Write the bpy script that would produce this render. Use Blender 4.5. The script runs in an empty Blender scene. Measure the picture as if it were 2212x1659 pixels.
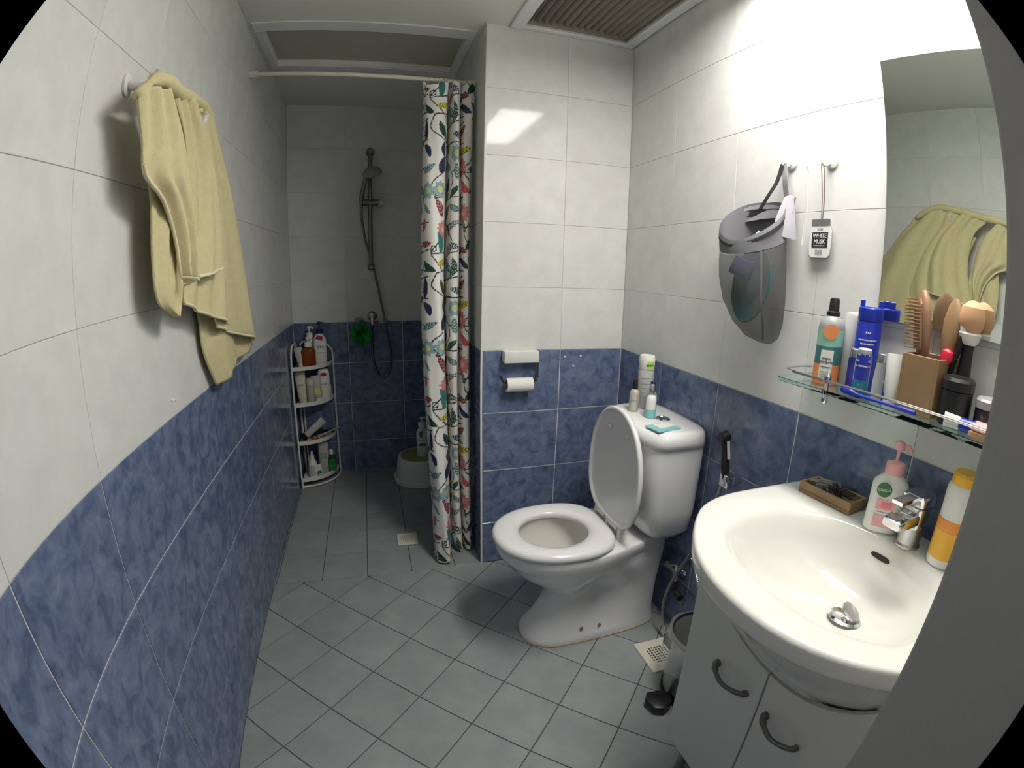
import bpy, bmesh, math, random
import numpy as np
from mathutils import Vector, Matrix
R_ = math.radians
PI = math.pi
rnd = random.Random(7)
S = bpy.context.scene
COL = S.collection
# ---------------------------------------------------------------- camera (wide clip-on lens: fisheye polynomial)
cd = bpy.data.cameras.new('camera'); cam = bpy.data.objects.new('camera', cd); COL.objects.link(cam)
cam.matrix_world = Matrix(((0.96200, 0.04326, -0.26961, 0.0),
                           (-0.27222, 0.22922, -0.93453, 0.0),
                           (0.02138, 0.97241, 0.23229, 1.2825),
                           (0, 0, 0, 1)))
cd.type = 'PANO'
cd.sensor_fit = 'HORIZONTAL'; cd.sensor_width = 36.0; cd.sensor_height = 27.0
cc = cd
cc.panorama_type = 'FISHEYE_LENS_POLYNOMIAL'
cc.fisheye_fov = 2 * 1.185
cc.fisheye_polynomial_k0 = 0.0
cc.fisheye_polynomial_k1 = -0.0550235
cc.fisheye_polynomial_k2 = -0.000914645
cc.fisheye_polynomial_k3 = 0.00013858898
cc.fisheye_polynomial_k4 = -0.0000045814376
cd.clip_start = 0.01
S.camera = cam
# ---------------------------------------------------------------- world, exposure
w = bpy.data.worlds.new('world'); S.world = w; w.use_nodes = True
w.node_tree.nodes['Background'].inputs[0].default_value = (0.8, 0.85, 1.0, 1)
w.node_tree.nodes['Background'].inputs[1].default_value = 0.10
S.view_settings.view_transform = 'Standard'; S.view_settings.look = 'None'
S.view_settings.gamma = 1.0; S.view_settings.use_curve_mapping = False
S.view_settings.exposure = 0.0
LAMP = 36.0            # emission of the ceiling lamp's diffuser
# ---------------------------------------------------------------- room measures (metres)
XR, XL, YM, YB, ZB, ZC = 1.0224, -0.4725, 1.8733, 3.0484, 0.9518, 2.1992
XE, XS, TW = 0.4155, 0.7406, 0.3293
YF = 0.14             # inner face of the door wall
XJ = 0.367            # door jamb corner
# ---------------------------------------------------------------- materials
def nodes(m):
    m.use_nodes = True; return m.node_tree, m.node_tree.nodes['Principled BSDF']
def sock(b, n, v):
    if n in b.inputs: b.inputs[n].default_value = v
def mat(name, c, rough=.5, metal=0, trans=0, ior=None, alpha=1, noise=0, nscale=30, bump=0, bscale=80, coat=0, sss=0, spec=None, emit=0):
    m = bpy.data.materials.new(name); nt, b = nodes(m)
    c4 = (c[0], c[1], c[2], 1)
    sock(b, 'Base Color', c4); sock(b, 'Roughness', rough); sock(b, 'Metallic', metal)
    sock(b, 'Transmission Weight', trans); sock(b, 'Alpha', alpha); sock(b, 'Coat Weight', coat)
    if ior: sock(b, 'IOR', ior)
    if spec is not None: sock(b, 'Specular IOR Level', spec)
    if sss: sock(b, 'Subsurface Weight', sss); sock(b, 'Subsurface Radius', (.01, .01, .01))
    if emit: sock(b, 'Emission Color', c4); sock(b, 'Emission Strength', emit)
    if noise or bump:
        tc = nt.nodes.new('ShaderNodeTexCoord')
    if noise:
        n = nt.nodes.new('ShaderNodeTexNoise'); n.inputs['Scale'].default_value = nscale; n.inputs['Detail'].default_value = 4
        nt.links.new(tc.outputs['Object'], n.inputs['Vector'])
        r = nt.nodes.new('ShaderNodeMix'); r.data_type = 'RGBA'
        r.inputs[6].default_value = tuple(max(0, v * (1 - noise)) for v in c) + (1,)
        r.inputs[7].default_value = tuple(min(1, v * (1 + noise)) for v in c) + (1,)
        nt.links.new(n.outputs['Fac'], r.inputs[0]); nt.links.new(r.outputs[2], b.inputs['Base Color'])
    if bump:
        n2 = nt.nodes.new('ShaderNodeTexNoise'); n2.inputs['Scale'].default_value = bscale; n2.inputs['Detail'].default_value = 6
        nt.links.new(tc.outputs['Object'], n2.inputs['Vector'])
        bp = nt.nodes.new('ShaderNodeBump'); bp.inputs['Strength'].default_value = bump; bp.inputs['Distance'].default_value = .002
        nt.links.new(n2.outputs['Fac'], bp.inputs['Height']); nt.links.new(bp.outputs['Normal'], b.inputs['Normal'])
    return m
def tile_mat(name, a, bcol, rough, scale, lo=.35, hi=.65, detail=6, dist=0.0, var=.06, bump=.03, spec=.5):
    m = bpy.data.materials.new(name); nt, b = nodes(m); N = nt.nodes.new; L = nt.links.new
    tc = N('ShaderNodeTexCoord'); oi = N('ShaderNodeObjectInfo')
    mul = N('ShaderNodeVectorMath'); mul.operation = 'SCALE'; mul.inputs[0].default_value = (37, 19, 53)
    L(oi.outputs['Random'], mul.inputs['Scale'])
    add = N('ShaderNodeVectorMath'); L(tc.outputs['Object'], add.inputs[0]); L(mul.outputs[0], add.inputs[1])
    n = N('ShaderNodeTexNoise'); n.inputs['Scale'].default_value = scale; n.inputs['Detail'].default_value = detail
    n.inputs['Roughness'].default_value = .6; n.inputs['Distortion'].default_value = dist
    L(add.outputs[0], n.inputs['Vector'])
    mr = N('ShaderNodeMapRange'); mr.inputs[1].default_value = lo; mr.inputs[2].default_value = hi; L(n.outputs['Fac'], mr.inputs[0])
    mx = N('ShaderNodeMix'); mx.data_type = 'RGBA'; mx.inputs[6].default_value = a + (1,); mx.inputs[7].default_value = bcol + (1,)
    L(mr.outputs[0], mx.inputs[0])
    hs = N('ShaderNodeHueSaturation'); mv = N('ShaderNodeMapRange'); mv.inputs[3].default_value = 1 - var; mv.inputs[4].default_value = 1 + var
    L(oi.outputs['Random'], mv.inputs[0]); L(mv.outputs[0], hs.inputs['Value']); L(mx.outputs[2], hs.inputs['Color'])
    L(hs.outputs[0], b.inputs['Base Color']); b.inputs['Roughness'].default_value = rough; b.inputs['Specular IOR Level'].default_value = spec
    bp = N('ShaderNodeBump'); bp.inputs['Strength'].default_value = bump; bp.inputs['Distance'].default_value = .001
    L(n.outputs['Fac'], bp.inputs['Height']); L(bp.outputs['Normal'], b.inputs['Normal'])
    return m
M = dict(
 white_tile=tile_mat('white_tile', (.68, .69, .67), (.74, .75, .73), .075, 14, var=.02, bump=.008, spec=.17),
 blue_tile=tile_mat('blue_tile', (.082, .116, .215), (.205, .252, .385), .16, 22, lo=.36, hi=.68, detail=8, dist=.6, var=.05),
 floor_tile=tile_mat('floor_tile', (.255, .285, .290), (.315, .340, .340), .38, 9, var=.05, bump=.05),
 grout=mat('grout', (.52, .52, .53), .8), wgrout=mat('wgrout', (.68, .68, .66), .5), fgrout=mat('fgrout', (.07, .075, .08), .8),
 paint=mat('ceiling_paint', (.82, .82, .78), .6), frame=mat('ceiling_frame', (.84, .85, .86), .35),
 slat=mat('slat', (.34, .31, .26), .6, noise=.2, nscale=40), dark=mat('dark', (.03, .028, .025), .8),
 jamb=mat('jamb', (.42, .41, .39), .5),
 ceramic=mat('ceramic', (.80, .80, .80), .08, coat=.4), basin=mat('basin_ceramic', (.74, .74, .70), .06, coat=.4),
 bowl=mat('bowl', (.80, .79, .74), .1, coat=.3), seat=mat('seat_plastic', (.78, .78, .78), .18), water=mat('water', (.9, .92, .9), .02, trans=1, ior=1.33),
 caulk=mat('caulk', (.42, .34, .24), .8, noise=.3), plastic=mat('white_plastic', (.80, .80, .76), .3), cream=mat('cream_plastic', (.68, .66, .55), .4),
 chrome=mat('chrome', (.75, .75, .76), .12, metal=1), steel=mat('steel', (.42, .42, .41), .3, metal=1), dsteel=mat('dark_steel', (.20, .20, .195), .3, metal=1), black=mat('black_plastic', (.012, .012, .013), .35),  # dsteel is simply a darker metal than steel
 iron=mat('black_iron', (.02, .02, .02), .5), paper=mat('paper', (.85, .84, .80), .9, bump=.3, bscale=300), card=mat('card', (.35, .29, .22), .9),
 cabinet=mat('cabinet', (.66, .66, .64), .3), handle=mat('handle', (.16, .16, .155), .35, metal=.7),
 mirror=mat('mirror', (.80, .84, .80), .012, metal=1), mirror_edge=mat('mirror_edge', (.55, .48, .36), .3),
 glass=mat('glass', (.72, .92, .86), .02, trans=1, ior=1.45), clear=mat('clear', (.95, .96, .96), .04, trans=1, ior=1.3),
 wood=mat('wood', (.30, .19, .095), .5, noise=.25, nscale=18), mint=mat('mint', (.30, .58, .47), .3), teal=mat('teal', (.06, .20, .20), .3),
 orange=mat('orange', (.80, .28, .10), .35), amber=mat('amber', (.30, .07, .01), .1, trans=.3, ior=1.35), blue=mat('blue', (.015, .035, .42), .3),
 navy=mat('navy', (.01, .015, .08), .35), lblue=mat('lblue', (.02, .42, .60), .1, trans=.3), yellow=mat('yellow', (.78, .42, .02), .3),
 lyellow=mat('lyellow', (.75, .70, .15), .4), pink=mat('pink', (.75, .22, .27), .35), lpink=mat('lpink', (.82, .42, .42), .4), red=mat('red', (.75, .02, .06), .4),
 green=mat('green', (.02, .22, .04), .4), dgreen=mat('dgreen', (.04, .16, .06), .4), lgreen=mat('lgreen', (.45, .72, .12), .4), ink=mat('ink', (.03, .03, .035), .5),
 gtext=mat('grey_print', (.30, .30, .31), .5), magenta=mat('magenta', (.45, .02, .12), .4), grey=mat('grey_plastic', (.30, .30, .31), .35),
 lgrey=mat('light_grey', (.50, .50, .50), .3), silver=mat('silver', (.6, .6, .6), .25, metal=.9), loofah=mat('loofah', (.02, .40, .07), .6),
 bristle=mat('bristle', (.36, .22, .10), .5), skin=mat('peach', (.58, .34, .19), .7), brushwood=mat('brush_wood', (.30, .17, .10), .4), string=mat('string', (.16, .12, .09), .7),
 bagband=mat('bag_band', (.17, .17, .19), .8), bagpale=mat('bag_pale', (.30, .30, .335), .8), bagblack=mat('bag_black', (.02, .02, .022), .7), mat_green=mat('mat_green', (.35, .38, .14), .7),
 dish=mat('dark_green_plastic', (.012, .12, .11), .25), orangeprint=mat('label_orange', (.80, .30, .05), .4), rust=mat('rust', (.28, .17, .08), .8),
 lens=mat('sachet', (.22, .52, .55), .35), gold=mat('gold_cream', (.50, .46, .38), .35), hatch=mat('hatch_panel', (.50, .49, .43), .6),
)
def towel_mat():
    m = mat('towel', (.66, .59, .34), .95, noise=.10, nscale=60, bump=.9, bscale=420)
    return m
M['towel'] = towel_mat(); M['towelhem'] = mat('towel_hem', (.74, .68, .46), .9)
def mesh_fabric():
    m = bpy.data.materials.new('mesh_fabric'); nt, b = nodes(m); N = nt.nodes.new; L = nt.links.new
    b.inputs['Base Color'].default_value = (.085, .085, .09, 1); b.inputs['Roughness'].default_value = .7
    tr = N('ShaderNodeBsdfTransparent'); tr.inputs[0].default_value = (1, 1, 1, 1)
    tc = N('ShaderNodeTexCoord'); n = N('ShaderNodeTexNoise'); n.inputs['Scale'].default_value = 9; L(tc.outputs['Object'], n.inputs['Vector'])
    mr = N('ShaderNodeMapRange'); mr.inputs[3].default_value = .30; mr.inputs[4].default_value = .58; L(n.outputs['Fac'], mr.inputs[0])
    mx = N('ShaderNodeMixShader'); L(mr.outputs[0], mx.inputs[0]); L(b.outputs[0], mx.inputs[1]); L(tr.outputs[0], mx.inputs[2])
    L(mx.outputs[0], nt.nodes['Material Output'].inputs[0]); return m
M['meshbag'] = mesh_fabric()
def film():
    m = bpy.data.materials.new('plastic_film'); nt, b = nodes(m); N = nt.nodes.new; L = nt.links.new
    b.inputs['Base Color'].default_value = (.50, .52, .53, 1); b.inputs['Roughness'].default_value = .2
    tr = N('ShaderNodeBsdfTransparent'); mx = N('ShaderNodeMixShader'); mx.inputs[0].default_value = .68
    L(b.outputs[0], mx.inputs[1]); L(tr.outputs[0], mx.inputs[2]); L(mx.outputs[0], nt.nodes['Material Output'].inputs[0]); return m
M['film'] = film()
def vcol_mat():
    m = bpy.data.materials.new('printed_cloth'); nt, b = nodes(m)
    a = nt.nodes.new('ShaderNodeAttribute'); a.attribute_name = 'print'; nt.links.new(a.outputs['Color'], b.inputs['Base Color'])
    b.inputs['Roughness'].default_value = .6; return m
M['print'] = vcol_mat()
# ---------------------------------------------------------------- geometry helper
def catmull(pts, n=6, closed=False):
    P = [Vector(p) for p in pts]; out = []; m = len(P)
    rng = range(m if closed else m - 1)
    for i in rng:
        a = P[(i - 1) % m] if (closed or i > 0) else P[0] * 2 - P[1]
        b, c = P[i], P[(i + 1) % m]
        d = P[(i + 2) % m] if (closed or i + 2 < m) else P[-1] * 2 - P[-2]
        for k in range(n):
            t = k / n
            out.append(.5 * ((2 * b) + (c - a) * t + (2 * a - 5 * b + 4 * c - d) * t * t + (3 * b - a - 3 * c + d) * t ** 3))
    if not closed: out.append(P[-1])
    return out
def se(a, b, n, seg, z, cx=0, cy=0, ph=0):
    r = []
    for i in range(seg):
        t = 2 * PI * i / seg + ph; c, s = math.cos(t), math.sin(t)
        r.append((cx + a * math.copysign(abs(c) ** (2 / n), c), cy + b * math.copysign(abs(s) ** (2 / n), s), z))
    return r
class G:
    def __init__(s): s.v = []; s.f = []
    def add(s, v, f, mt=None):
        o = len(s.v)
        for p in v: s.v.append(tuple((mt @ Vector(p))) if mt is not None else tuple(p))
        s.f += [tuple(i + o for i in q) for q in f]; return s
    def box(s, x0, y0, z0, x1, y1, z1, mt=None):
        v = [(x, y, z) for x in (x0, x1) for y in (y0, y1) for z in (z0, z1)]
        return s.add(v, [(0, 1, 3, 2), (4, 6, 7, 5), (0, 4, 5, 1), (2, 3, 7, 6), (0, 2, 6, 4), (1, 5, 7, 3)], mt)
    def loft(s, rings, cap0=True, cap1=True, closed=True, ring_closed=False, mt=None):
        n = len(rings[0]); v = [p for r in rings for p in r]; f = []
        m = len(rings)
        for k in range(m if ring_closed else m - 1):
            k2 = (k + 1) % m
            for i in range(n if closed else n - 1):
                j = (i + 1) % n
                f.append((k * n + i, k * n + j, k2 * n + j, k2 * n + i))
        if not ring_closed:
            if cap0: f.append(tuple(range(n - 1, -1, -1)))
            if cap1: f.append(tuple((m - 1) * n + i for i in range(n)))
        return s.add(v, f, mt)
    def lathe(s, prof, seg=24, mt=None, cap0=True, cap1=True):
        return s.loft([se(max(r, 1e-4), max(r, 1e-4), 2, seg, z) for r, z in prof], cap0, cap1, mt=mt)
    def sel(s, prof, seg=32, mt=None, cap0=True, cap1=True):
        return s.loft([se(p[1], p[2], p[3], seg, p[0], *(p[4:6] if len(p) > 4 else ())) for p in prof], cap0, cap1, mt=mt)
    def tube(s, pts, r, seg=10, closed=False, smooth=0, mt=None):
        P = catmull(pts, smooth, closed) if smooth else [Vector(p) for p in pts]
        n = len(P); rings = []; up = Vector((0, 0, 1)); prev = None
        for i, p in enumerate(P):
            if closed: t = P[(i + 1) % n] - P[i - 1]
            else: t = P[min(i + 1, n - 1)] - P[max(i - 1, 0)]
            t.normalize()
            if prev is None:
                a = up if abs(t.z) < .9 else Vector((1, 0, 0)); u = t.cross(a).normalized()
            else:
                u = (prev - t * prev.dot(t)).normalized()
            prev = u; v = t.cross(u)
            rr = r[i * (len(r) - 1) // max(1, n - 1)] if isinstance(r, (list, tuple)) else r
            rings.append([tuple(p + (u * math.cos(2 * PI * k / seg) + v * math.sin(2 * PI * k / seg)) * rr) for k in range(seg)])
        return s.loft(rings, ring_closed=closed, mt=mt)
    def cyl(s, a, b, r, seg=20, r2=None):
        return s.tube([a, b], [r, r if r2 is None else r2], seg)
    def sphere(s, c, r, seg=16, sc=(1, 1, 1)):
        k = seg // 2; rings = []
        for i in range(k + 1):
            t = PI * i / k; rr = max(math.sin(t), 1e-3) * r
            rings.append([(c[0] + rr * sc[0] * math.cos(2 * PI * j / seg), c[1] + rr * sc[1] * math.sin(2 * PI * j / seg), c[2] - r * sc[2] * math.cos(t)) for j in range(seg)])
        return s.loft(rings)
    def prism(s, poly, z0, z1, mt=None):
        return s.loft([[(x, y, z0) for x, y in poly], [(x, y, z1) for x, y in poly]], mt=mt)
    def patch(s, r, z0, z1, a0, a1, seg=10, th=.0006, mt=None):   # a label wrapped on a cylinder, a thin shell
        rings = []
        for i in range(seg + 1):
            t = a0 + (a1 - a0) * i / seg; c, q = math.cos(t), math.sin(t)
            rings.append([(r * c, r * q, z0), ((r + th) * c, (r + th) * q, z0), ((r + th) * c, (r + th) * q, z1), (r * c, r * q, z1)])
        return s.loft(rings, mt=mt)
    def mesh(s, name, mt, smooth=True, bevel=0, bseg=1, ang=35):
        me = bpy.data.meshes.new(name); me.from_pydata(s.v, [], s.f)
        bm = bmesh.new(); bm.from_mesh(me)
        bmesh.ops.recalc_face_normals(bm, faces=bm.faces)
        if bevel:
            ed = [e for e in bm.edges if len(e.link_faces) == 2 and e.calc_face_angle(0) > R_(30)]
            bmesh.ops.bevel(bm, geom=ed, offset=bevel, segments=bseg, affect='EDGES', profile=.5)
        bm.to_mesh(me); bm.free()
        if smooth:
            me.shade_smooth(); me.set_sharp_from_angle(angle=R_(ang))
        me.materials.append(M[mt] if isinstance(mt, str) else mt); return me
    def obj(s, name, mt, parent=None, **k):
        loc = k.pop('loc', None); rot = k.pop('rot', None)
        return link(name, s.mesh(name, mt, **k), parent, loc, rot)
def link(name, me, parent=None, loc=None, rot=None):
    o = bpy.data.objects.new(name, me); COL.objects.link(o)
    if parent is not None: o.parent = parent
    if loc is not None: o.location = loc
    if rot is not None: o.rotation_euler = rot
    return o
def tag(o, label=None, cat=None, group=None, kind=None):
    if label: o['label'] = label
    if cat: o['category'] = cat
    if group: o['group'] = group
    if kind: o['kind'] = kind
    return o
def thing(name, label, cat, loc=(0, 0, 0), rot=(0, 0, 0), group=None):
    o = bpy.data.objects.new(name, None); COL.objects.link(o); o.location = loc; o.rotation_euler = rot; o.empty_display_size = .05
    return tag(o, label, cat, group)
def struct(o): o['kind'] = 'structure'; return o
def text(name, body, size, mt, parent, loc, rot=(0, 0, 0), bend=0, ext=.0003, sx=1, align='CENTER'):
    if body not in ('WHITE', 'MUSK', 'Dettol', 'argan\nmiracle'):      # too blurred to read in the photograph: a row of dashes of print
        q = random.Random(len(body) * 7 + int(size * 1e5)); g = G(); x = -len(body) * size * .27; h = size * .30
        for _ in body:
            wd = size * q.uniform(.25, .42)
            p = [(x, -h), (x + wd, -h), (x + wd, h), (x, h)]; x += size * .54
            if bend: g.patch(bend, -h, h, p[0][0] / bend - PI / 2, p[1][0] / bend - PI / 2, 2, .0003)
            else: g.box(p[0][0], -.0003, -h, p[1][0], 0, h)
        return tag(g.obj(name, mt, parent, smooth=False, loc=loc, rot=rot), kind='stuff')
    c = bpy.data.curves.new(name, 'FONT'); c.body = body; c.size = size; c.extrude = ext; c.align_x = align; c.align_y = 'CENTER'; c.resolution_u = 2; c.space_line = .85
    t = bpy.data.objects.new('tmp', c); COL.objects.link(t)
    me = bpy.data.meshes.new_from_object(t.evaluated_get(bpy.context.evaluated_depsgraph_get()))
    bpy.data.objects.remove(t); bpy.data.curves.remove(c)
    # text lies in XY facing +Z -> stand it up: local plane XZ facing -Y, optionally wrapped round a vertical cylinder of radius bend
    for v in me.vertices:
        x, y, z = v.co; x *= sx
        if bend:
            a = x / bend; v.co = ((bend + z) * math.sin(a), -(bend + z) * math.cos(a), y)
        else: v.co = (x, -z, y)
    me.materials.clear(); me.materials.append(M[mt])
    return link(name, me, parent, loc, rot)
def face(x, y):   # z-rotation that turns a thing's local -Y face towards the doorway
    return math.atan2(-x, y)
# ---------------------------------------------------------------- tiles
_tc = {}
def tile_mesh(w_, h, mt, th=.008, g=.003):
    g = .0011 if mt == 'white_tile' else .0038
    k = (round(w_, 3), round(h, 3), mt)
    if k not in _tc:
        q = G(); c = .0012 if mt == 'blue_tile' else .0007; x, z = (w_ - g) / 2, (h - g) / 2
        q.loft([[(-x, th, -z), (x, th, -z), (x, th, z), (-x, th, z)], [(-x, c, -z), (x, c, -z), (x, c, z), (-x, c, z)], [(-x + c, 0, -z + c), (x - c, 0, -z + c), (x - c, 0, z - c), (-x + c, 0, z - c)]])
        _tc[k] = q.mesh('wall_tile', mt, smooth=False)
    return _tc[k]
ROWS = [ZB + .25 * k for k in range(-3, 5)]
def tile_wall(name, plane, axis, rot, u0, u1, seams, slab, z1=ZC):
    par = struct(G().box(*slab).obj(name, 'wgrout', smooth=False))
    us = [u0] + sorted(s for s in seams if u0 + .004 < s < u1 - .004) + [u1]
    zs = [0] + ROWS + [z1]
    if zs[-1] - zs[-2] < .01: zs.pop(-2)
    gr = []
    for a, b in zip(us, us[1:]):
        for c, d in zip(zs, zs[1:]):
            if d - c < .006 or b - a < .006: continue
            me = tile_mesh(b - a, d - c, 'blue_tile' if d <= ZB + .01 else 'white_tile')
            m_, z = (a + b) / 2, (c + d) / 2
            loc = (plane, m_, z) if axis == 'x' else (m_, plane, z)
            link('wall_tile', me, par, loc, (0, 0, rot))
    return par
lw = [2.11595 - TW * i for i in range(-3, 9)]
tile_wall('wall_left', XL, 'x', PI / 2, -.12, YB, lw, (XL - .12, -.12, 0, XL - .0022, YB + .1, ZC))
rw = [1.55211 - TW * i for i in range(-1, 6)]
tile_wall('wall_right', XR, 'x', -PI / 2, YF, YM, rw, (XR + .0022, -.02, 0, XR + .12, YM + .1, ZC))
tile_wall('wall_middle', YM, 'y', 0, XE, XR, [XS], (XE + .0105, YM + .0022, 0, XR + .12, YB + .1, ZC))
tile_wall('wall_back', YB, 'y', 0, XL, XE + .01, [-.1502, -.1502 + TW], (XL - .12, YB + .0022, 0, XE + .12, YB + .1, ZC))
tile_wall('wall_partition', XE, 'x', -PI / 2, YM + .001, YB, [YM + .25, YM + .25 + TW, YM + .25 + 2 * TW], (XE + .0022, YM + .0095, 0, XE + .0100, YB, ZC))
# grout in the blue band is paler than in the white: thin strips of grout show in the joints of the slabs above
struct(G().box(XE - .003, YM - .003, 0, XE + .004, YM + .004, ZC).obj('trim_1', 'wgrout', smooth=False))
def wall_front():
    g = G().box(XJ + .03, -.02, 0, XR + .12, YF, ZC)
    o = struct(g.obj('wall_front', 'jamb', smooth=False))
    d = struct(G().box(XJ, -.04, 0, XJ + .034, YF + .008, ZC).obj('door_1', 'jamb', smooth=False, bevel=.004, bseg=2))
    return o
wall_front()
# ---------------------------------------------------------------- floor
def clip(poly, ax, v, keep_less):
    out = []
    for i in range(len(poly)):
        a, b = poly[i - 1], poly[i]; da, db = a[ax] - v, b[ax] - v
        if keep_less: da, db = -da, -db
        if (da >= 0) != (db >= 0):
            t = da / (da - db); out.append((a[0] + (b[0] - a[0]) * t, a[1] + (b[1] - a[1]) * t))
        if db >= 0: out.append(b)
    return out
fl = struct(G().box(XL - .12, -.14, -.12, XR + .12, YB + .1, -.0022).obj('floor', 'fgrout', smooth=False))
def area(p): return abs(sum(p[i - 1][0] * p[i][1] - p[i][0] * p[i - 1][1] for i in range(len(p)))) / 2
def floor_tile(poly, x0, x1, y0, y1, mt='floor_tile', g=.0016):
    cx = sum(p[0] for p in poly) / len(poly); cy = sum(p[1] for p in poly) / len(poly)
    n = len(poly); h = math.hypot(poly[1][0] - poly[0][0], poly[1][1] - poly[0][1]) / 2; k = (h - g) / h
    poly = [(cx + (x - cx) * k, cy + (y - cy) * k) for x, y in poly]
    for ax, v, less in ((0, x0, 0), (0, x1, 1), (1, y0, 0), (1, y1, 1)):
        if poly: poly = clip(poly, ax, v, less)
    if len(poly) < 3 or area(poly) < 2e-4: return
    cx = sum(p[0] for p in poly) / len(poly); cy = sum(p[1] for p in poly) / len(poly)
    P = [(x - cx, y - cy) for x, y in poly]; c = .0012
    Q = [(x * (1 - c / max(.01, math.hypot(x, y))), y * (1 - c / max(.01, math.hypot(x, y)))) for x, y in P]
    G().loft([[(x, y, -.006) for x, y in P], [(x, y, -.001) for x, y in P], [(x, y, 0) for x, y in Q]]).obj('floor_tile', mt, fl, smooth=False, loc=(cx, cy, 0))
T, ph, fx, fy = .19385, .78025, .0606, 1.7294
U = (T * math.cos(ph), -T * math.sin(ph)); V = (-T * math.sin(ph), -T * math.cos(ph))
for i in range(-12, 16):
    for j in range(-8, 14):
        p = (fx + U[0] * i + V[0] * j, fy + U[1] * i + V[1] * j)
        floor_tile([p, (p[0] + U[0], p[1] + U[1]), (p[0] + U[0] + V[0], p[1] + U[1] + V[1]), (p[0] + V[0], p[1] + V[1])], XL, XR, -.12, YM - .0015)
for i in range(-2, 5):
    for j in range(0, 7):
        x, y = -.2753 + .19115 * i, YM + .1935 * j
        floor_tile([(x, y), (x + .19115, y), (x + .19115, y + .1935), (x, y + .1935)], XL, XE, YM, YB)
# ---------------------------------------------------------------- ceiling with the hatch opening and the vent opening
HX0, HX1, HY0, HY1 = -.425, .365, 2.03, 2.42
VX0, VX1, VY0, VY1 = .552, .974, 1.40, 1.842
def slab_with_holes(x0, x1, y0, y1, z0, z1, holes):
    xs = sorted({x0, x1} | {h[k] for h in holes for k in (0, 1)}); ys = sorted({y0, y1} | {h[k] for h in holes for k in (2, 3)})
    g = G()
    for a, b in zip(xs, xs[1:]):
        for c, d in zip(ys, ys[1:]):
            if any(h[0] <= a and b <= h[1] and h[2] <= c and d <= h[3] for h in holes): continue
            g.box(a, c, z0, b, d, z1)
    return g
struct(slab_with_holes(XL - .12, XR + .12, -.12, YB + .1, ZC, ZC + .03, [(HX0, HX1, HY0, HY1), (VX0, VX1, VY0, VY1)]).obj('ceiling', 'paint', smooth=False))
struct(G().box(XL - .12, -.12, ZC + .16, XR + .12, YB + .1, ZC + .2).obj('ceiling', 'dark', smooth=False))
def frame_boxes(g, x0, x1, y0, y1, w1, w2, w3, w4, z0, z1):
    g.box(x0, y0, z0, x1, y0 + w3, z1); g.box(x0, y1 - w4, z0, x1, y1, z1)
    g.box(x0, y0 + w3, z0, x0 + w1, y1 - w4, z1); g.box(x1 - w2, y0 + w3, z0, x1, y1 - w4, z1)
t = thing('ceiling_hatch', 'recessed white ceiling hatch with wide frame over the shower entrance', 'hatch', (0, 0, ZC))
for a in ((-.458, 1.948, .395, 2.03), (-.458, 2.42, .395, 2.475), (-.458, 2.03, -.425, 2.42), (.365, 2.03, .395, 2.42)):
    G().box(a[0], a[1], -.006, a[2], a[3], -.0002).obj('frame', 'frame', t, bevel=.002)
G().box(HX0 + .001, HY0 + .001, .024, HX1 - .001, HY1 - .001, .03).obj('panel', 'hatch', t, smooth=False)
t = thing('ceiling_vent', 'dusty brown louvred exhaust vent in a white ceiling frame', 'vent', (0, 0, ZC))
for a in ((.50, 1.842, 1.015, YM - .003), (.50, 1.36, 1.015, 1.40), (.50, 1.40, .552, 1.842), (.974, 1.40, 1.015, 1.842)):
    G().box(a[0], a[1], -.010, a[2], a[3], -.0002).obj('frame', 'frame', t, bevel=.003)
G().box(VX0, VY0, .036, VX1, VY1, .040).obj('backing', 'dark', t, smooth=False)
for a in ((VX0, VY0, VX1, VY0 + .003), (VX0, VY1 - .003, VX1, VY1), (VX0, VY0, VX0 + .003, VY1), (VX1 - .003, VY0, VX1, VY1)): G().box(a[0], a[1], .0015, a[2], a[3], .036).obj('duct_side', 'slat', t, smooth=False)
sl = G().box(-.0125, -.219, -.0015, .0125, .219, .0015).mesh('slat', 'slat', smooth=False)
for i in range(15):
    link('slat', sl, t, (VX0 + .014 + i * .0281, (VY0 + VY1) / 2, .022), (0, R_(58), 0))
# ---------------------------------------------------------------- ceiling lamp (above the frame's edge)
t = thing('ceiling_light', 'surface mounted ceiling lamp with opal diffuser above the basin', 'lamp', (.800, .70, ZC))
G().box(-.140, -.405, -.012, .140, .405, -.0005).obj('housing', 'frame', t, bevel=.003)
for a in ((-.140, -.405, .140, -.387), (-.140, .387, .140, .405), (-.140, -.387, -.122, .387), (.122, -.387, .140, .387)): G().box(a[0], a[1], -.075, a[2], a[3], -.012).obj('rim', 'frame', t, bevel=.002)  # opaque rim added to block sideways light from the diffuser
em = bpy.data.materials.new('lamp_glow'); nt, b = nodes(em); sock(b, 'Base Color', (.9, .9, .9, 1)); sock(b, 'Emission Color', (1, .965, .90, 1)); sock(b, 'Emission Strength', LAMP)
G().box(-.120, -.385, -.068, .120, .385, -.013).obj('diffuser', em, t, bevel=.006, bseg=2)
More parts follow.
